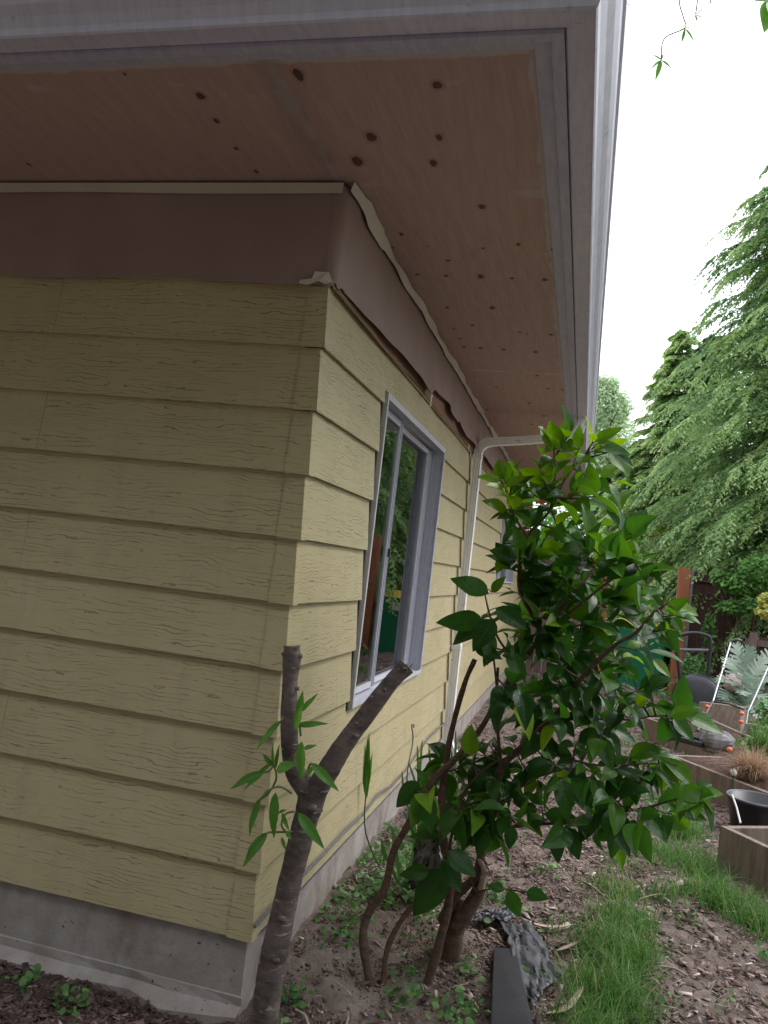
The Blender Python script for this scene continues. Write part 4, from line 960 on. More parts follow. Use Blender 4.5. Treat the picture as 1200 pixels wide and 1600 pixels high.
# low weeds with round leaves
WB = [(.12,.65,.13,1),(.22,.95,.20,1),(.17,1.35,.18,1),(.25,1.7,.2,.8),(.50,.62,.09,.6),(.46,.30,.10,.9),(.62,.52,.05,.5),(.62,.28,.09,.8),(.12,.12,.06,1),(.14,-.03,.04,.8),(.4,.95,.12,.7),(.60,1.2,.15,.45),(.72,1.1,.12,.4),(.85,1.6,.1,.3),(.95,2.2,.12,.5),(1.5,3.4,.2,.9),(1.4,4.4,.15,.8),(1.6,2.9,.12,.8),(-.60,-.16,.05,.9),(-.45,-.2,.05,.8),(-.1,-.25,.04,.4),(.30,.25,.06,.5),(.78,.9,.07,.3)]
def weeds(n, dens, size, seed_lo, name, label, zoff=.0):
    x, y = scatter(n, -.9, 2.2, -.35, 6., dens); k = ~((x < .03) & (y > -.06)) & ~inside_bed(x, y); x, y = x[k], y[k]; n = len(x)
    z = gz(x, y)+rng.uniform(.006, .055, n)+zoff; s = size*rng.uniform(.5, 1.3, n); a = rng.uniform(0, 6.28, n)
    nrm = norm(np.stack([rng.normal(0, .45, n), rng.normal(-.25, .45, n), np.ones(n)], -1)); e1 = norm(np.cross(nrm, np.stack([np.cos(a), np.sin(a), np.zeros(n)], -1))); e2 = np.cross(nrm, e1)
    c = np.stack([x, y, z], -1); V = [c]; th = np.linspace(0, 2*np.pi, 9)[:-1]
    for t_ in th:
        r_ = (1+.22*math.cos(t_*1.0)); V.append(c+(e1*math.cos(t_)+e2*math.sin(t_)*.75)*(s*r_)[:, None]+nrm*(s*.12*math.cos(2*t_))[:, None])
    V = np.stack(V, 1).reshape(-1, 3); F1 = np.array([(0, i+1, (i+1) % 8+1, (i+2) % 8+1) for i in range(0, 8, 2)])
    F = (F1[None]+(np.arange(n)*9)[:, None, None]).reshape(-1, 4); rd = np.repeat(np.clip(rng.normal(.6, .25, n), 0, 1), 9)
    o = fastmesh(name, V, F, np.stack([rd*0, rd*0, rd], -1), M['weed']); tag(o, label, 'weeds', kind='stuff')
    return c
weeds(110000, lambda x, y: np.clip(blob_field(x, y, WB)*.9-.15+.45*vnoise(x, y, 22, 5), 0, 1)*.8, .0125, 0, 'weeds', 'low round leaved green weeds growing along the foundation and under the shrub')

# ------------------------------------------------------------------ loose things on the ground near the shrub
def crumple(name, pts, zbase, amp, m, label, cat, nu=30, nv=22, th=.003, seed=1, zfun=None):
    """pts: four ground corners; a crumpled thick sheet"""
    r = np.random.default_rng(seed); p = [np.array(q, float) for q in pts]; V = []
    fr = [(r.uniform(-9, 9)*1.6, r.uniform(-9, 9)*1.6, r.uniform(0, 6)) for _ in range(5)]
    for i in range(nu+1):
        for j in range(nv+1):
            u_, v_ = i/nu, j/nv; q = (1-u_)*(1-v_)*p[0]+u_*(1-v_)*p[1]+u_*v_*p[2]+(1-u_)*v_*p[3]
            hz = sum(abs(math.sin(a_*u_+b_*v_+c_)) for a_, b_, c_ in fr)/5
            q = q+np.array([r.normal(0, .004), r.normal(0, .004), 0])
            z = (q[2] if len(q) > 2 else 0)+amp*hz
            V.append((q[0]+.02*math.sin(v_*9+u_*4)*amp*10, q[1]+.02*math.sin(u_*11)*amp*10, (gz(q[0], q[1])+zbase if zfun is None else 0)+z))
    b = MB(); b.add(V, [(i*(nv+1)+j, (i+1)*(nv+1)+j, (i+1)*(nv+1)+j+1, i*(nv+1)+j+1) for i in range(nu) for j in range(nv)])
    o = b.build(name, m, None, smooth=True); s = o.modifiers.new('thick', 'SOLIDIFY'); s.thickness = th
    return tag(o, label, cat)
crumple('weed_barrier', [(.69, .86, 0), (.80, .98, 0), (.93, .62, 0), (.84, .34, 0)], .006, .035, M['sheet'], 'crumpled black weed barrier half buried beside the flat black board', 'weed barrier', seed=2)
crumple('weed_barrier', [(.57, .80, 0), (.72, .90, 0), (.74, 1.08, 0), (.62, .93, 0)], .006, .05, M['sheet'], 'small folded scrap of black weed barrier just right of the shrub stump', 'weed barrier', seed=4)
crumple('weed_barrier', [(.29, 1.0, .0), (.44, .86, .0), (.42, .99, .27), (.33, 1.1, .30)], .0, .05, M['sheet'], 'black weed barrier standing bunched up behind the shrub stems by the wall', 'weed barrier', seed=6)
b = MB(); q = [(.690, .655), (.765, .675), (.865, .15), (.735, .13)]; z = [.118, .122, .115, .105]
b.hexa([(x, y, zz-.012) for (x, y), zz in zip(q, z)]+[(x, y, zz) for (x, y), zz in zip(q, z)])
tag(b.build('edging_board', M['blackpl'], None, bevel=.003), 'flat matt black plastic edging board lying on the soil in front of the shrub', 'board')
def curl_leaf(px, pts, wd, name, label, cat):
    P = smoothpath([on(2, gz(*on(2, .09, *q)[:2])+.012+h, *q) for q, h in pts], 5); n = len(P); b = MB(); V = []
    for i, p in enumerate(P):
        f = i/(n-1); d = norm(P[min(i+1, n-1)]-P[max(i-1, 0)]); s = norm(np.cross(d, [0, 0, 1])); w_ = wd*math.sin(math.pi*min(max(f, .04), .96))**.7
        V += [p-s*w_/2+[0, 0, .004], p, p+s*w_/2+[0, 0, .007]]
    b.add(V, [(3*i+j, 3*i+3+j, 3*i+4+j, 3*i+1+j) for i in range(n-1) for j in range(2)])
    o = b.build(name, M['straw'], None, smooth=True); s = o.modifiers.new('thick', 'SOLIDIFY'); s.thickness = .0015; return tag(o, label, cat)
curl_leaf(0, [((852,1586), 0), ((880,1580), .004), ((898,1563), .012), ((912,1540), .02)], .026, 'dry_leaf', 'long pale curled dry leaf at the left edge of the grass strip, nearest the camera', 'dry leaf')
curl_leaf(0, [((812,1435), 0), ((840,1447), .01), ((868,1450), .012), ((898,1446), .004)], .028, 'dry_leaf', 'pale dry strip of leaf lying behind the crumpled weed barrier', 'dry leaf')
curl_leaf(0, [((868,1488), 0), ((885,1482), .01), ((905,1472), .004)], .02, 'dry_leaf', 'short tan dry leaf touching the left side of the long grass', 'dry leaf')
b = MB()
for (p, q, r) in (((428,1545),(440,1490),.003),((464,1558),(486,1582),.004),((715,1535),(750,1560),.004),((820,1350),(850,1352),.003),((540,1585),(546,1560),.003),((900,1375),(945,1395),.004),((1030,1500),(1075,1512),.004),((480,1595),(500,1600),.003),((1000,1395),(1046,1390),.003),((770,1475),(812,1500),.003)):
    u_ = on(2, .10, *p); v_ = on(2, .10, *q); u_[2] = gz(u_[0], u_[1])+.012; v_[2] = gz(v_[0], v_[1])+.012; b.tube(smoothpath([u_, (u_+v_)/2+[.004, .01, .006], v_], 3), r, 5)
tag(b.build('twig_litter', M['palecut'], None, smooth=True), 'short dry twigs and straw littering the bare soil', 'twigs', kind='stuff')

# strap-leaved plants by the wall
def strap_plant(name, root, blades_, label, cat='plant', wd=.016, group=None):
    rt = on(2, .10, *root) if len(root) == 2 else np.array(root); t = thing(name, tuple(rt), label, cat, group); items = []
    b = MB(); V = []
    for (tx, ty), bend, wf in blades_:
        e = at(tx, ty, rt[1]+random.uniform(-.04, .04)); m_ = (rt+e)/2+np.array([bend, 0, .03]); P = smoothpath([rt, m_, e], 7); n = len(P); V = []
        for i, p in enumerate(P):
            f = i/(n-1); w_ = wd*wf*(.35+.65*math.sin(math.pi*min(f*.9+.1, .97)))*(1 if f < .97 else .1); s = np.array([.96, .25, 0]); V += [p-s*w_/2, p+[0, -.002, 0], p+s*w_/2]
        rd = random.uniform(.2, .8); b.add(V, [(3*i+j, 3*i+3+j, 3*i+4+j, 3*i+1+j) for i in range(n-1) for j in range(2)], 0, np.tile([0, 0, rd], (len(V), 1)))
    b.build('blade', M['weed'], t, smooth=True); return t
r1 = (0.155, 1.18, .09)
p1 = strap_plant('strap_plant', r1, [], 'tall single stemmed plant with a closed bundle of narrow leaves against the side siding')
b = MB(); Y = 1.18; b.tube(smoothpath([np.array(r1), at(571,1300,Y), at(572,1235,Y)], 4), .003, 6)
b.build('stalk', M['weed'], p1, smooth=True)
items = []
for bx, by, tx, ty, wd in ((571,1245,568,1142,.022),(573,1248,577,1140,.020),(572,1240,582,1175,.018),(570,1235,567,1180,.016),(573,1230,574,1150,.02)):
    items.append((at(bx, by, Y+random.uniform(-.02, .02)), at(tx, ty, Y), norm(np.array([.3, -1, .1])), wd, random.uniform(.3, .8), .02, .3))
make_leaves('foliage', items, M['peach'], p1, 10, 2)
strap_plant('strap_plant', (.20, 1.75, .09), [((638,1190),.02,1),((652,1163),.0,1),((660,1155),-.01,1.1),((628,1205),-.03,.9),((645,1210),.02,.9),((670,1165),.03,1)], 'clump of upright narrow green blades in front of the cable, left of the downpipe foot', wd=.015)
strap_plant('strap_plant', (.26, 2.35, .10), [((700,1150),.0,1),((712,1140),.01,1),((690,1165),-.02,1),((722,1160),.03,1),((706,1172),.0,1)], 'clump of narrow green blades hiding the foot of the downpipe', wd=.017)
strap_plant('strap_plant', (.27, 1.05, .09), [((630,1265),.05,1.3),((612,1290),-.01,1.1),((640,1290),.06,1.2),((596,1310),-.03,1)], 'short clump of broader green blades between the cable and the shrub stems', wd=.018)
b = MB(); P = smoothpath([on(0, .09, 640, 1300), on(0, .08, 636, 1215), on(0, .06, 645, 1160), on(0, .05, 643, 1133)], 5); b.tube(P, .0035, 6); b.tube([P[-1], P[-1]+np.array([.012, 0, .004]), P[-1]+np.array([.014, 0, -.012])], .004, 6)
tag(b.build('dry_stalk', simple('dark_stalk', (.05, .06, .06)), None, smooth=True), 'thin dark dry stalk with a hooked tip leaning at the wall', 'stalk')

# ------------------------------------------------------------------ raised beds and what is on them
def g3(p, z): return np.array([p[0], p[1], z])
BL = ['weathered timber raised bed holding the dug soil, rock and dry grass clump', 'weathered timber raised bed behind the mower, farthest along the path', 'empty looking timber raised bed with its corner nearest the camera, at the right edge']
for i, (cx, cy, l, wv) in enumerate(BEDS):
    bed = thing('raised_bed', (cx, cy, .05), BL[i], 'raised bed', 'timber raised beds along the path'); zt = .27 if i != 2 else .275; zb = .0; th = .038
    c = np.array([cx, cy]); 
    def plank(p, q, nrm):
        b = MB(); p, q = np.array(p), np.array(q); nrm = np.array(nrm)*th
        b.hexa([g3(p, zb), g3(q, zb), g3(q+nrm, zb), g3(p+nrm, zb), g3(p, zt), g3(q, zt), g3(q+nrm, zt), g3(p+nrm, zt)])
        return b.build('plank', M['bed'], bed, bevel=.004)
    A = c; B = c+GU*l; Cc = c+GU*l+GV*wv; Dd = c+GV*wv
    plank(A, B, GV); plank(A+GV*(th+.001), Dd-GV*th, GU); plank(B+GV*(th+.001)-GU*th, Cc-GV*th-GU*th, GU); plank(Dd-GV*th+GV*.001, Cc-GV*th+GV*.001, GV)
    b = MB(); n = 26; V = []; top = (.30, .22, .14)[i]
    for a in range(n+1):
        for d in range(n+1):
            u_, v_ = a/n, d/n; q = c+GU*(th+(l-2*th)*u_)+GV*(th+(wv-2*th)*v_)
            hh = (.08*math.sin(math.pi*u_)*math.sin(math.pi*v_)+.05*math.exp(-((u_-.25)**2+(v_-.3)**2)*30)) if i == 0 else 0
            V.append((q[0], q[1], top-.05+hh+random.uniform(-.016, .016)))
    b.add(V, [(a*(n+1)+d, (a+1)*(n+1)+d, (a+1)*(n+1)+d+1, a*(n+1)+d+1) for a in range(n) for d in range(n)])
    b.build('soil', M['bedsoil'], bed, smooth=True)
# rocks
def rock(c, s, label, seed, m=None):
    r = np.random.default_rng(seed); b = MB(); n, k = 14, 10; V = []
    ph = r.uniform(0, 6, 6)
    for i in range(k+1):
        for j in range(n):
            a, e = 2*math.pi*j/n, math.pi*(i/k-.5); d = 1+.14*math.sin(3*a+ph[0])+.12*math.sin(2*e+ph[1]+a)+.07*math.sin(5*a+ph[2]+3*e)+r.uniform(-.05, .05)*(0 < i < k)
            V.append((c[0]+s[0]*d*math.cos(a)*math.cos(e), c[1]+s[1]*d*math.sin(a)*math.cos(e), c[2]+s[2]*d*math.sin(e)))
    b.add(V, [(i*n+j, i*n+(j+1) % n, (i+1)*n+(j+1) % n, (i+1)*n+j) for i in range(k) for j in range(n)])
    return tag(b.build('rock', m or M['rock'], None), label, 'rock')
rock(at(1118,1158,4.55), (.13, .12, .09), 'rounded grey rock on the soil of the middle raised bed, behind the dug heap', 3)
rock(at(1150,1068,6.9), (.10, .10, .10), 'pale pinkish stone half hidden among the silver leaves', 5, simple('pink_stone', (.42, .33, .32), (.52, .43, .41), .8, 8))
# dry grass clump
def tuft(name, c, n, h, spread, m, label, cat, wd=.004, lean=1.3, rm=.5):
    t = thing(name, tuple(c), label, cat); a = rng.uniform(0, 6.28, n); r = rng.uniform(0, spread*.35, n); x = c[0]+np.cos(a)*r; y = c[1]+np.sin(a)*r
    blades(x, y, h*.5, h, wd, lean, rm, 'blade', m, zf=lambda x, y: np.full_like(x, c[2]), parent=t, sp=.25); return t
tuft('dry_grass_clump', (2.09, 3.72, .27), 900, .34, .22, M['dryg'], 'shaggy straw coloured clump of dry grass on the front edge of the middle raised bed', 'grass clump', .0045, 1.5)
tuft('green_tuft', (2.35, 4.7, .30), 260, .30, .25, M['grass'], 'tuft of fine green blades behind the dry grass clump', 'plant', .006, .8)
# mower: deck, wheels, folded handle with orange knobs
mw = thing('lawn_mower', (1.85, 4.75, .29), 'black push lawn mower with steel tube handle and orange knobs parked on the raised bed', 'lawn mower')
Ym = 5.0
b = MB(); c0 = at(1075, 1155, 4.7); 
b.obox(c0, (.15, -.11, 0), (.07, .09, .0), (0, 0, .022)); b.obox(c0+[0, 0, .03], (.10, -.07, 0), (.04, .05, 0), (0, 0, .016)); b.build('deck', M['blackpl'], mw, bevel=.01)
b = MB(); b.obox(c0+[-.04, .02, .055], (.045, -.03, 0), (.03, .035, 0), (0, 0, .02)); b.build('motor', M['mower'], mw, bevel=.008)
for dx, dy in ((-.16, .05), (-.02, .18), (.15, -.14), (.22, .02)):
    b = MB(); c = c0+[dx, dy, -.01]; s = norm(np.array([.55, .8, 0])); b.tube([c-s*.015, c+s*.015], .05, 16); b.build('wheel', M['mower'], mw, bevel=.003)
lo1, kn1, kn1b = at(1090,1142,5.05), at(1104,1113,5.3), at(1114,1096,5.45); tp1 = at(1142,1003,6.2); el1 = at(1150,999,6.2)
lo2, kn2, tp2 = at(1160,1150,5.0), at(1166,1132,5.3), at(1206,1030,6.0)
b = MB(); b.tube([lo1, kn1, kn1b], .011, 8); b.tube([kn1b, at(1140,1100,5.4), at(1163,1109,5.35)], .008, 8); b.tube([lo2, kn2], .010, 8); b.build('lower_handle', M['blackpl'], mw, smooth=True)
b = MB(); b.tube([kn1b, (kn1b+tp1)/2, tp1], .0075, 8); b.tube([kn2, at(1169,1112,5.4), tp2], .0075, 8); b.build('handle', M['chrome'], mw, smooth=True)
b = MB(); b.tube([tp1, el1, at(1158,1001,6.3)], .015, 8); b.build('grip', M['blackpl'], mw, smooth=True)
b = MB(); m1 = (kn1b*.45+tp1*.55); b.tube([m1-[0, 0, .012], m1+[0, 0, .012]], .014, 8); b.build('clamp', M['white'], mw, smooth=True)
def knob(c, r=.022):
    b = MB(); V = []; n, k = 10, 6
    for i in range(k+1):
        for j in range(n):
            a, e = 2*math.pi*j/n, math.pi*(i/k-.5); V.append((c[0]+r*1.1*math.cos(a)*math.cos(e), c[1]+r*math.sin(a)*math.cos(e), c[2]+r*.85*math.sin(e)))
    b.add(V, [(i*n+j, i*n+(j+1) % n, (i+1)*n+(j+1) % n, (i+1)*n+j) for i in range(k) for j in range(n)]); b.build('knob', M['orange'], mw, smooth=True)
for q in (at(1105,1104,5.3), at(1098,1115,5.2), at(1159,1115,5.2), at(1158,1128,5.2), at(1041,1147,4.6), at(1140,1171,4.1)): knob(q, .020)
# round black pot
pc = np.array([2.02, 3.12]); pot = thing('plant_pot', (pc[0], pc[1], .04), 'wide empty black plastic pot standing between two raised beds', 'plant pot')
b = MB(); prof = [(.13, .03), (.165, .255), (.178, .258), (.178, .272), (.162, .272), (.125, .05)]; n = 32
V = [(pc[0]+r*math.cos(2*math.pi*j/n), pc[1]+r*math.sin(2*math.pi*j/n), z) for r, z in prof for j in range(n)]
b.add(V, [(i*n+j, i*n+(j+1) % n, (i+1)*n+(j+1) % n, (i+1)*n+j) for i in range(5) for j in range(n)]+[tuple(range(5*n, 6*n))]); b.build('pot', M['blackpl'], pot, smooth=True)
b = MB(); b.tube([(pc[0]+.172*math.cos(a), pc[1]+.172*math.sin(a), .272) for a in np.linspace(0, 2*math.pi, 33)], .006, 6); b.build('rim', M['mower'], pot, smooth=True)
b = MB(); b.tube([at(1157,1286,2.75), at(1151,1262,2.85), at(1144,1242,2.95)], .006, 7); tag(b.build('garden_stake', M['white'], None, smooth=True), 'short white plastic stake leaning against the black pot', 'stake')
b = MB(); b.tube([at(1048,1108,7.0), at(1090,1116,6.3), at(1150,1143,5.3), at(1178,1155,5.0)], .012, 7); tag(b.build('timber_batten', M['bedtop'], None), 'long thin pale batten lying across the far beds', 'batten')
b = MB(); cc = at(1128,1120,5.9); b.obox(cc, (.16, -.14, .02), (.03, .03, .0), (0, .05, .11)); tag(b.build('timber_offcut', M['bed'], None, bevel=.004), 'short wide timber offcut propped behind the mower handle', 'timber')
for q, lb in (((1146,1207,3.4), 'white dandelion seed head in front of the dry grass clump'), ((1045,1240,3.6), 'white dandelion seed head low in the grass left of the raised bed')):
    c = at(*q); t = thing('dandelion', (c[0], c[1], .06), lb, 'dandelion'); b = MB(); b.tube([(c[0], c[1], .05), c], .0025, 5); b.build('stalk', M['weed'], t)
    b = MB()
    for i in range(90):
        d = norm(rng.normal(0, 1, 3)); b.tube([c, c+d*.022], [.0006, .002], 3)
    b.build('seed_head', M['seed'], t)

# garden cart: round black tub on its rim with an arched tube handle
cart = thing('garden_cart', (2.3, 8.5, .05), 'black garden cart with an arched tube handle and its round tub tipped up', 'cart'); Yc = 8.5
b = MB(); arch = smoothpath([at(1066,1085,Yc), at(1058,1020,Yc), at(1057,1000,Yc), at(1066,992,Yc), at(1085,989,Yc), at(1104,993,Yc), at(1110,1003,Yc), at(1106,1055,Yc)], 6)
b.tube(arch, .024, 10); b.build('handle', M['blackpl'], cart, smooth=True)
b = MB(); b.tube([at(1057,1015,Yc-.02), at(1107,1016,Yc-.02)], .018, 8); b.build('crossbar', M['mower'], cart, smooth=True)
b = MB(); cc = at(1090,1088,Yc-.25); nrm = norm(np.array([-.15, -1, .22])); e1 = norm(np.cross(nrm, [0, 0, 1])); e2 = np.cross(e1, nrm); n = 40
prof = [(0, .0), (.18, .0), (.235, -.012), (.262, -.05), (.285, -.18), (.30, -.185), (.30, -.20)]; V = []
for r, h in prof:
    for j in range(n): a = 2*math.pi*j/n; V.append(cc+nrm*h+(e1*math.cos(a)+e2*math.sin(a))*r)
b.add(V, [(i*n+j, i*n+(j+1) % n, (i+1)*n+(j+1) % n, (i+1)*n+j) for i in range(len(prof)-1) for j in range(n)]); b.build('tub', M['blackpl'], cart, smooth=True)
b = MB(); w_ = at(1063,1092,Yc-.1); b.tube([w_+[0, -.02, -.12], w_+[0, -.02, .0]], .02, 8); b.build('foot', M['white'], cart, smooth=True)

# wheelie bin
bc = np.array([1.79, 10.35]); bn = thing('wheelie_bin', (bc[0], bc[1], 0), 'green wheelie bin with a yellow lid beyond the garden opening', 'bin')
b = MB(); x0, x1, y0, y1 = bc[0]-.36, bc[0]+.33, bc[1]-.3, bc[1]+.3
b.hexa([(x0+.07, y0+.07, .03), (x1-.07, y0+.07, .03), (x1-.07, y1-.07, .03), (x0+.07, y1-.07, .03), (x0, y0, .93), (x1, y0, .93), (x1, y1, .93), (x0, y1, .93)]); b.build('body', M['binplastic'], bn, bevel=.03)
b = MB(); b.hexa([(x0-.03, y0-.04, .935), (x1+.03, y0-.04, .935), (x1+.03, y1+.04, .935), (x0-.03, y1+.04, .935), (x0, y0, .985), (x1, y0, .985), (x1-.02, y1, 1.03), (x0+.02, y1, 1.03)]); b.build('lid', M['yellow'], bn, bevel=.012)
b = MB(); b.obox((bc[0]-.02, y0+.0, .80), (.07, 0, 0), (0, .004, .0), (0, -.004, .06)); b.build('sticker', M['white'], bn)
for s in (-1, 1):
    b = MB(); b.tube([(bc[0]+s*.28-.02, y1-.02, .1), (bc[0]+s*.28+.02, y1-.02, .1)], .1, 18); b.build('wheel', M['blackpl'], bn)

# ------------------------------------------------------------------ fences
post = thing('gate_post', (2.24, 10., 0), 'orange brown stained post standing alone between the bin and the black cart', 'post')
b = MB(); b.box((2.17, 9.93, -.1), (2.33, 10.07, 1.86)); b.build('post', M['post'], post, bevel=.006)
b = MB(); b.box((2.335, 9.95, .4), (2.37, 9.99, 1.84)); b.build('conduit', M['mower'], post)
def fence(name, a, c, h, bw, m, label, posts=(), rail=True, hj=.02, gap=.006, pm=None, lat=False):
    a, c = np.array(a, float), np.array(c, float); d = c-a; L = np.linalg.norm(d); d /= L; nrm = np.array([d[1], -d[0]])
    f = thing(name, (a[0], a[1], 0), label, 'fence'); b = MB(); n = int(L/bw)
    for i in range(n):
        p = a+d*(i*bw+gap/2); q = a+d*((i+1)*bw-gap/2); o = nrm*random.uniform(0, .006); t_ = nrm*.018; hh = h+random.uniform(-hj, hj)
        b.hexa([g3(p+o, .03), g3(q+o, .03), g3(q+o+t_, .03), g3(p+o+t_, .03), g3(p+o, hh), g3(q+o, hh), g3(q+o+t_, hh), g3(p+o+t_, hh)])
    b.build('boards', m, f)
    if rail:
        for z in (.35, h-.12):
            r = MB(); t1 = nrm*.030; t2 = nrm*.065; p, q = a, c
            r.hexa([g3(p+t1, z), g3(q+t1, z), g3(q+t2, z), g3(p+t2, z), g3(p+t1, z+.08), g3(q+t1, z+.08), g3(q+t2, z+.08), g3(p+t2, z+.08)]); r.build('rail', pm or m, f)
    for s in posts:
        r = MB(); p = a+d*s+nrm*.068; r.obox(g3(p+nrm*.045, h/2), g3(d*.045, 0), g3(nrm*.045, 0), (0, 0, h/2+.05)); r.build('post', pm or m, f)
    return f
fence('board_fence', (2.37, 10.25), (9.5, 12.6), 1.82, .14, M['fence'], 'tall dark red brown board fence behind the vine and black cart', posts=(1.2, 3.2, 5.2))
fence('low_fence', (3.0, 9.3), (7.0, 8.3), 1.05, .15, M['fence'], 'low dark picket fence with a flat rail at the right edge of the garden', posts=(.1, .75, 1.6), gap=.045, pm=M['gate'])
fence('garden_gate', (.16, 9.95), (1.12, 9.95), 1.75, .12, M['gate'], 'greyed board gate between the house corner and the bin opening', posts=())
b = MB(); b.box((.045, 9.86, -.1), (.15, 9.97, 1.8)); tag(b.build('gate_post', M['post'], None, bevel=.005), 'orange brown stained post right against the far house corner', 'post')
b = MB(); b.box((1.13, 9.86, -.1), (1.23, 9.97, 1.8)); tag(b.build('gate_post', M['post'], None, bevel=.005), 'orange brown stained post at the free end of the greyed gate', 'post')
fence('back_fence', (-6, 16.5), (14, 16.8), 1.8, .16, M['fence'], 'dark board fence far back behind the bin and golden shrub', posts=())

# ------------------------------------------------------------------ plants of the middle ground
def leafcloud(n, blobs, size, seed, aspect=.55, upb=.6, rmean=.5, rsd=.25, hb=0.):
    """blobs: (cx,cy,cz,rx,ry,rz,weight) -> quads"""
    r = np.random.default_rng(seed); W = np.array([b_[6] for b_ in blobs], float); W /= W.sum(); k = r.choice(len(blobs), n, p=W); B = np.array(blobs)[k]
    d = norm(r.normal(0, 1, (n, 3))); rad = r.uniform(.35, 1, n)**.5*(1+.12*np.sin(d[:, 0]*9+k)*np.sin(d[:, 2]*8)); c = B[:, :3]+d*B[:, 3:6]*rad[:, None]
    nrm = norm(d*.5+r.normal(0, .5, (n, 3))+[0, 0, upb]); a = norm(np.cross(nrm, r.normal(0, 1, (n, 3)))); e = np.cross(nrm, a); s = size*r.uniform(.6, 1.3, n)
    V = np.stack([c-a*s[:, None]/2, c+e*(s*aspect/2)[:, None], c+a*s[:, None]/2, c-e*(s*aspect/2)[:, None]], 1).reshape(-1, 3)
    F = np.arange(n*4).reshape(-1, 4); rd = np.repeat(np.clip(r.normal(rmean, rsd, n)+hb*d[:, 2], 0, 1), 4)
    return V, F, np.stack([rd*0, rd*0, rd], -1)
def bush(name, base, blobs, n, size, m, label, cat, seed, stems_=6, **kw):
    t = thing(name, base, label, cat); V, F, l = leafcloud(n, blobs, size, seed, **kw); fastmesh('foliage', V, F, l, m, t)
    b = MB(); r = random.Random(seed)
    for i in range(stems_):
        q = blobs[i % len(blobs)]; e = np.array(q[:3])+np.array([r.uniform(-.5, .5)*q[3], r.uniform(-.5, .5)*q[4], r.uniform(-.2, .5)*q[5]])
        b.tube(smoothpath([np.array(base), (np.array(base)+e)/2+np.array([r.uniform(-.05, .05), 0, .05]), e], 4), [.016]*4+[.011]*4+[.006], 6, cap=False)
    b.build('stem', M['twig'], t); return t
def bl(px, py, Y, rx, rz, w_=1, ry=None): c = at(px, py, Y); return (c[0], c[1], c[2], rx, ry or rx*.8, rz, w_)
bush('climbing_shrub', (3.2, 9.7, 0), [bl(1130,905,9.6,.20,.10), bl(1160,915,9.5,.30,.14,1.6), bl(1190,890,9.4,.32,.2,1.5), bl(1145,950,9.5,.22,.10,.8), bl(1108,985,9.6,.10,.22,.4), bl(1170,945,9.4,.2,.12,.6)], 2100, .085, M['vine'], 'light green climbing shrub spilling over the dark fence above the cart', 'shrub', 21, rmean=.6)
bush('low_green_plant', (2.35, 9.2, 0), [bl(1085,1045,9.2,.2,.2), bl(1095,1065,9.1,.25,.15), bl(1090,1050,9.3,.1,.12,.4)], 380, .07, M['vine'], 'small leafy plant seen through the arched cart handle', 'plant', 22, rmean=.45)
bush('golden_shrub', (1.75, 13., 0), [bl(1030,880,13,.35,.55), bl(1040,840,13,.22,.4,.6), bl(1025,950,13,.35,.45), bl(1000,905,13,.3,.4,.5)], 5000, .09, M['gold'], 'pale yellow green feathery shrub behind the bin', 'shrub', 23, aspect=.3)
bush('dark_shrub', (2.0, 11.0, 0), [bl(1040,1010,11,.2,.3), bl(1040,1045,11,.2,.3)], 2000, .06, M['darkconifer'], 'small dark evergreen shrub between the bin and the orange post', 'shrub', 24)
bush('leafy_weeds', (2.95, 5.2, .1), [bl(1190,1150,5.2,.12,.12), bl(1175,1165,5.0,.14,.06), bl(1130,1165,5.3,.16,.05), bl(1198,1115,5.4,.1,.14)], 900, .045, M['vine'], 'patch of bright green leaves at the right edge behind the dry grass clump', 'plant', 25, rmean=.6)
bush('small_maple', (4.5, 9.2, 0), [bl(1200,955,9.0,.14,.10), bl(1205,940,9.0,.16,.12)], 260, .10, M['gold'], 'pale yellow maple leaves hanging at the right edge before the fence', 'tree', 26, rmean=.8)
# silver artichoke-like plant: long lobed arching leaves
ar = thing('silver_leaved_plant', (2.65, 7., .1), 'big silvery artichoke like plant with jagged arching leaves behind the mower', 'plant'); b = MB()
rootp = at(1160,1115,7.)
for i, (tx, ty, dy) in enumerate([(1128,1090,-.2),(1122,1060,.1),(1135,1030,.2),(1150,1008,.1),(1142,1068,-.3),(1172,1012,0),(1195,1030,-.1),(1205,1060,-.2),(1200,1095,-.3),(1185,1120,-.35),(1128,1110,-.3),(1150,1125,-.4),(1168,1055,-.45),(1215,1010,.2),(1215,1120,0),(1160,1085,-.5)]):
    e = at(tx, ty, 7.+dy); m_ = (rootp+e)/2+np.array([0, 0, .13]); P = smoothpath([rootp, m_, e], 7); n = len(P); rd = random.uniform(.3, 1)
    for k in range(1, n-1):
        d = norm(P[k+1]-P[k-1]); s = norm(np.cross(d, [0, -.6, 1])); f = k/(n-1); w_ = .105*math.sin(math.pi*(f*.85+.1))
        for sg in (-1, 1):
            q = P[k]+s*sg*w_+d*.045+np.array([0, 0, random.uniform(-.015, .015)]); h_ = d*.022
            b.add([P[k]-h_, P[k]+h_, q+h_*.6, q-h_*.3], [(0, 1, 2, 3)], 0, np.tile([0, 0, rd+random.uniform(-.15, .15)], (4, 1)))
b.build('leaf', M['silver'], ar)

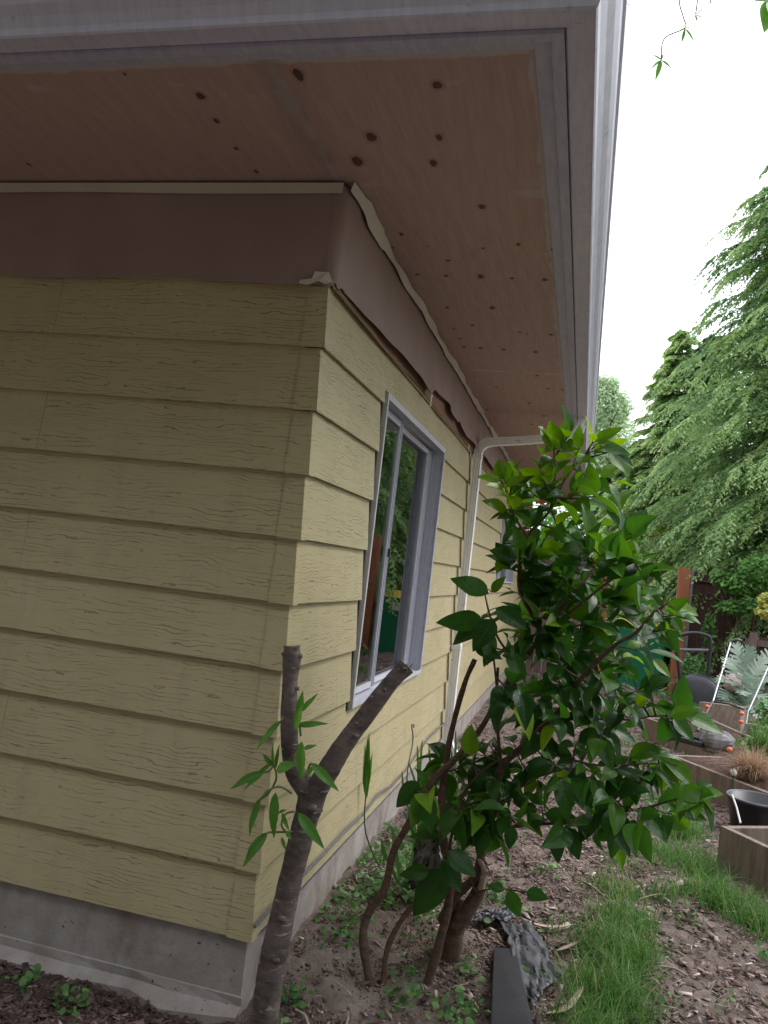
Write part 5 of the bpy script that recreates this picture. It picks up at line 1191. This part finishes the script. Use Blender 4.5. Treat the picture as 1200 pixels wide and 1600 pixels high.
# ------------------------------------------------------------------ trees
def conifer(name, base, H, R, nb, label, m, seed, M_=22, K=12, leaf=.085, cb=.08, droop=.5, rm=.45, Rpow=.75, group=None, dens_top=0, side=None, wid=.26):
    r = np.random.default_rng(seed); t = thing(name, base, label, 'tree', group); base = np.array(base, float)
    b = MB(); b.tube([base+[0, 0, -.2], base+[.02, 0, H*.5], base+[0, 0, H*.99]], [H*.018, H*.011, .012], 9); b.build('trunk', M['ctrunk'], t, smooth=True)
    tt = cb+(1-cb)*(np.arange(nb)+r.uniform(0, 1, nb))/nb; az = np.arange(nb)*2.39996+r.normal(0, .25, nb)
    if side is not None:    # favour a side: mirror some branches towards it
        sx = np.cos(az)*side[0]+np.sin(az)*side[1]; fl = (sx < -.3) & (r.uniform(0, 1, nb) < .6); az = np.where(fl, az+np.pi, az)
    Lb = (R*(1-tt)**Rpow+.12)*r.uniform(.45, 1.25, nb); zb = base[2]+tt*H
    dh = np.stack([np.cos(az), np.sin(az), np.zeros(nb)], -1)
    def bp(i, s):      # point on branch i at s
        sl_ = .35-.1*(1-tt[i]); z = (sl_*s-droop*s*s)*Lb[i]; p = base+dh[i]*(s*Lb[i])[:, None]; p[:, 2] = zb[i]+z; return p
    bi = np.repeat(np.arange(nb), M_); s = np.tile((np.arange(M_)+.5)/M_, nb)*.85+.15; s = np.clip(s+r.normal(0, .02, len(s)), .05, 1)
    P0 = bp(bi, s); tang = norm(bp(bi, np.clip(s+.05, 0, 1.1))-P0); sg = np.where(np.arange(len(bi)) % 2, 1., -1.)
    sidev = norm(np.cross(tang, [0, 0, 1.]))*sg[:, None]
    ld = norm(tang*.75+sidev*(.85*(1.15-s))[:, None]+np.array([0, 0, -.18])+r.normal(0, .12, tang.shape)); ll = (.34*Lb[bi]*(1.15-s*.75)+.08)*r.uniform(.7, 1.2, len(bi)); ll = np.minimum(ll, .75)
    n = len(bi)*K; q = np.repeat(np.arange(len(bi)), K); f = np.tile((np.arange(K)+.5)/K, len(bi)); alt = np.where(np.arange(n) % 2, 1., -1.)
    C = P0[q]+ld[q]*(ll[q]*f)[:, None]; C[:, 2] -= .30*ll[q]*f*f
    perp = norm(np.cross(ld[q], [0, 0, 1.])); d2 = norm(ld[q]*.8+perp*(alt*.75)[:, None]+np.stack([np.zeros(n), np.zeros(n), -.25-.3*r.uniform(0, 1, n)], -1)+r.normal(0, .18, (n, 3)))
    sz = leaf*r.uniform(.6, 1.35, n)*(1.1-.3*f); wv = norm(np.cross(d2, norm(np.stack([r.normal(0, .5, n), r.normal(0, .5, n), np.ones(n)], -1))))*(sz*wid)[:, None]
    V = np.stack([C, C+d2*(sz*.45)[:, None]+wv, C+d2*sz[:, None], C+d2*(sz*.45)[:, None]-wv], 1).reshape(-1, 3)
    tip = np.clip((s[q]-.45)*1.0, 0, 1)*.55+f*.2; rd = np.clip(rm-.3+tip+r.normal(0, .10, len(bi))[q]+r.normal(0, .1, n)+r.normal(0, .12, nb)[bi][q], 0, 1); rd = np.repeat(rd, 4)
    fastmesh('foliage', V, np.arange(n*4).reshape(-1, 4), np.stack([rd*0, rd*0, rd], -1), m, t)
    b = MB()
    for i in range(0, nb, 2):
        ii = np.array([i]*4); b.tube(list(bp(ii, np.array([0, .35, .7, .98]))), [.016+.006*Lb[i], .012, .008, .004], 5, cap=False)
    b.build('limb', M['ctrunk'], t); return t
GRP = 'conifers behind the garden fence'
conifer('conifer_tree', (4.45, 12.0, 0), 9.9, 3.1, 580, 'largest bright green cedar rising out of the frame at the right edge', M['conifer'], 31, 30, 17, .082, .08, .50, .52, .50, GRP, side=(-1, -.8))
conifer('conifer_tree', (2.3, 14.2, 0), 6.6, 1.45, 330, 'middle cedar with a dark pointed top left of the largest one', M['conifer'], 32, 24, 16, .078, .06, .40, .74, .75, GRP, side=(-1, -.8))
conifer('conifer_tree', (1.80, 14.6, 0), 4.5, 1.1, 300, 'shorter yellow green cedar with a rounded top beside the gap of sky', M['conifer'], 33, 22, 16, .075, .04, .36, .54, .55, GRP, side=(-1, -.8))
conifer('conifer_tree', (1.45, 20., 0), 5.0, 1.1, 170, 'small dark conifer low behind the top of the shrub', M['darkconifer'], 34, 18, 11, .12, .05, .4, .5, .6, GRP)
conifer('conifer_tree', (4.1, 10.9, 0), 5.2, 1.7, 300, 'nearest cedar with drooping fans hanging over the dark fence', M['conifer'], 35, 28, 16, .07, .30, .60, .50, .42, GRP, side=(-1, -1))
conifer('conifer_tree', (3.3, 17.5, 0), 7.6, 1.8, 240, 'dark conifer filling the gap behind the cedars', M['darkconifer'], 36, 20, 14, .10, .06, .45, .5, .6, GRP)
conifer('conifer_tree', (6.6, .5, 0), 9.0, 2.6, 150, 'unseen tall cedar added beside the yard to shade the front wall', M['conifer'], 37, 18, 10, .14, .08, .5, .5, .5, GRP)  # out of view, added to cut low sky light on the front wall
conifer('conifer_tree', (5.6, -5.0, 0), 8.5, 3.0, 150, 'unseen tall cedar added behind the camera to shade the front wall', M['conifer'], 38, 18, 10, .14, .05, .5, .5, .5, GRP)  # second added cedar, unseen, blocks sideways sky light
ft = thing('poplar_tree', (1.0, 32., 0), 'pale green far off deciduous tree just right of the gutter end', 'tree')
cb_ = [bl(944,640,32,1.15,1.1), bl(936,620,32,.8,.9), bl(952,690,32,1.2,1.4,1.5), bl(940,750,32,1.6,1.6,1.5), bl(965,640,32,.5,.8,.5), bl(950,605,32,.5,.5,.4), bl(930,690,32,1.2,1.4), bl(960,800,32,1.4,1.4), bl(920,820,32,1.6,1.6), bl(975,720,32,.5,.9,.5)]
V, F, l = leafcloud(17000, cb_, .15, 41, .6, .2, .55, .28); fastmesh('foliage', V, F, l, M['birch'], ft)
b = MB(); b.tube([(1.0, 32, -.2), (1.05, 32, 5), (1.1, 32, 9)], [.2, .13, .04], 8); 
for i in range(12): z = 3+i*.45; a = i*2.4; b.tube([(1.05, 32, z), (1.05+1.2*math.cos(a), 32+1.2*math.sin(a), z+1.1)], [.05, .015], 5)
b.build('trunk', M['ctrunk'], ft, smooth=True)
# far hedge-like belt of trees, individually planted, beyond the back fence
for i, (x, y, h, rr) in enumerate([(-3.5, 27, 4.5, 2.0), (-.6, 26, 4.2, 1.9), (2.6, 26, 4.6, 1.7), (6.5, 20, 8.5, 2.4), (9.5, 16, 9.0, 2.5)]):
    t = thing('broadleaf_tree', (x, y, 0), ['rounded mid green tree farthest left behind the house end', 'rounded tree directly beyond the greyed gate', 'rounded tree behind the golden shrub and bin', 'tall green tree behind the largest cedar', 'tall green tree off to the right of the cedars'][i], 'tree', 'broadleaf trees beyond the back fence')
    r = np.random.default_rng(50+i); bb = [(x+r.uniform(-.5, .5)*rr, y+r.uniform(-.5, .5)*rr, h*r.uniform(.35, .85), rr*.6, rr*.6, rr*.55, 1) for _ in range(9)]
    V, F, l = leafcloud(7000, bb, .2, 60+i, .6, .3, .45, .28); fastmesh('foliage', V, F, l, M['vine'] if i < 3 else M['conifer'], t)
    b = MB(); b.tube([(x, y, -.2), (x+.1, y, h*.5), (x, y, h*.8)], [.16, .10, .03], 8); b.build('trunk', M['ctrunk'], t)

# overhanging branch tips in front of the sky
ov = thing('overhanging_tree', (-1.2, -6.2, 0), 'tree of which only thin leafy branch tips hang into the white sky at the top, its unseen canopy added for shade', 'tree'); items = []; b = MB(); OY = 1.0
for P in ([(1085,-60),(1062,-5),(1068,28),(1070,44),(1038,60),(1033,92)],[(1085,-60),(1090,-10),(1087,22)],[(1085,-60),(1000,-45),(967,0)],[(1085,-60),(1180,-45),(1205,-8)],[(1085,-60),(1140,-30),(1110,-5)]):
    b.tube(smoothpath([at(x, y, OY) for x, y in P], 4), .0026, 5)
root = at(1085,-60,OY); b.tube(smoothpath([root, root+[.25, -1.2, .5], np.array([.9, -3.0, 4.4]), np.array([-.4, -5.2, 4.0]), np.array([-1.2, -6.2, 3.2])], 6), [.004+.0024*i for i in range(25)], 6)
b.build('twig', M['twig'], ov, smooth=True)
b = MB(); b.tube([(-1.2, -6.2, -.2), (-1.15, -6.2, 1.8), (-1.2, -6.2, 3.4), (-1.3, -6.3, 6)], [.22, .17, .14, .06], 12)
for i in range(9): a = i*.7; b.tube([(-1.2, -6.2, 2.8+i*.25), (-1.2+2.8*math.cos(a), -6.2+1.9*math.sin(a), 4.6+.15*i)], [.06, .02], 6)
b.build('trunk', M['ctrunk'], ov, smooth=True)
V, F, l = leafcloud(42000, [(-1.6, -6.2, 5.0, 4.6, 3.0, 2.2, 3), (-5., -5.4, 4.2, 3.2, 2.8, 2.2, 2.4), (1.8, -6.4, 4.6, 2.8, 2.4, 2.2, 1.5), (-2.6, -4.6, 4.1, 3.2, 1.9, 1.1, 1.6), (-.5, -7.6, 2.6, 4.6, 1.2, 1.6, 1.5)], .26, 77, .55, .3, .3, .2)
fastmesh('shade_crown', V, F, l, M['vine'], ov)  # unseen foliage, added low and dense to shade the front wall
for (bx, by), tips in (((1033,94),[(1018,84),(1036,84),(1016,108),(1024,126),(1050,107),(1044,90)]),((1070,45),[(1058,50),(1065,68),(1086,66),(1083,41)]),((1086,24),[(1090,35),(1100,28),(1082,22),(1104,12)]),((967,-2),[(970,26),(987,10),(962,14),(978,20)]),((1203,2),[(1195,50),(1215,40),(1178,0)]),((1108,-4),[(1100,8),(1112,12)])):
    for tx, ty in tips:
        p = at(bx, by, OY); q = at(tx, ty, OY+random.uniform(-.03, .03)); Ln = np.linalg.norm(q-p); items.append((p, q, norm(np.array([.3, -1, .5])), Ln*(.25 if bx < 1150 else .55), random.uniform(.5, 1), .1, .3))
make_leaves('foliage', items, M['peach'], ov, 8, 2)
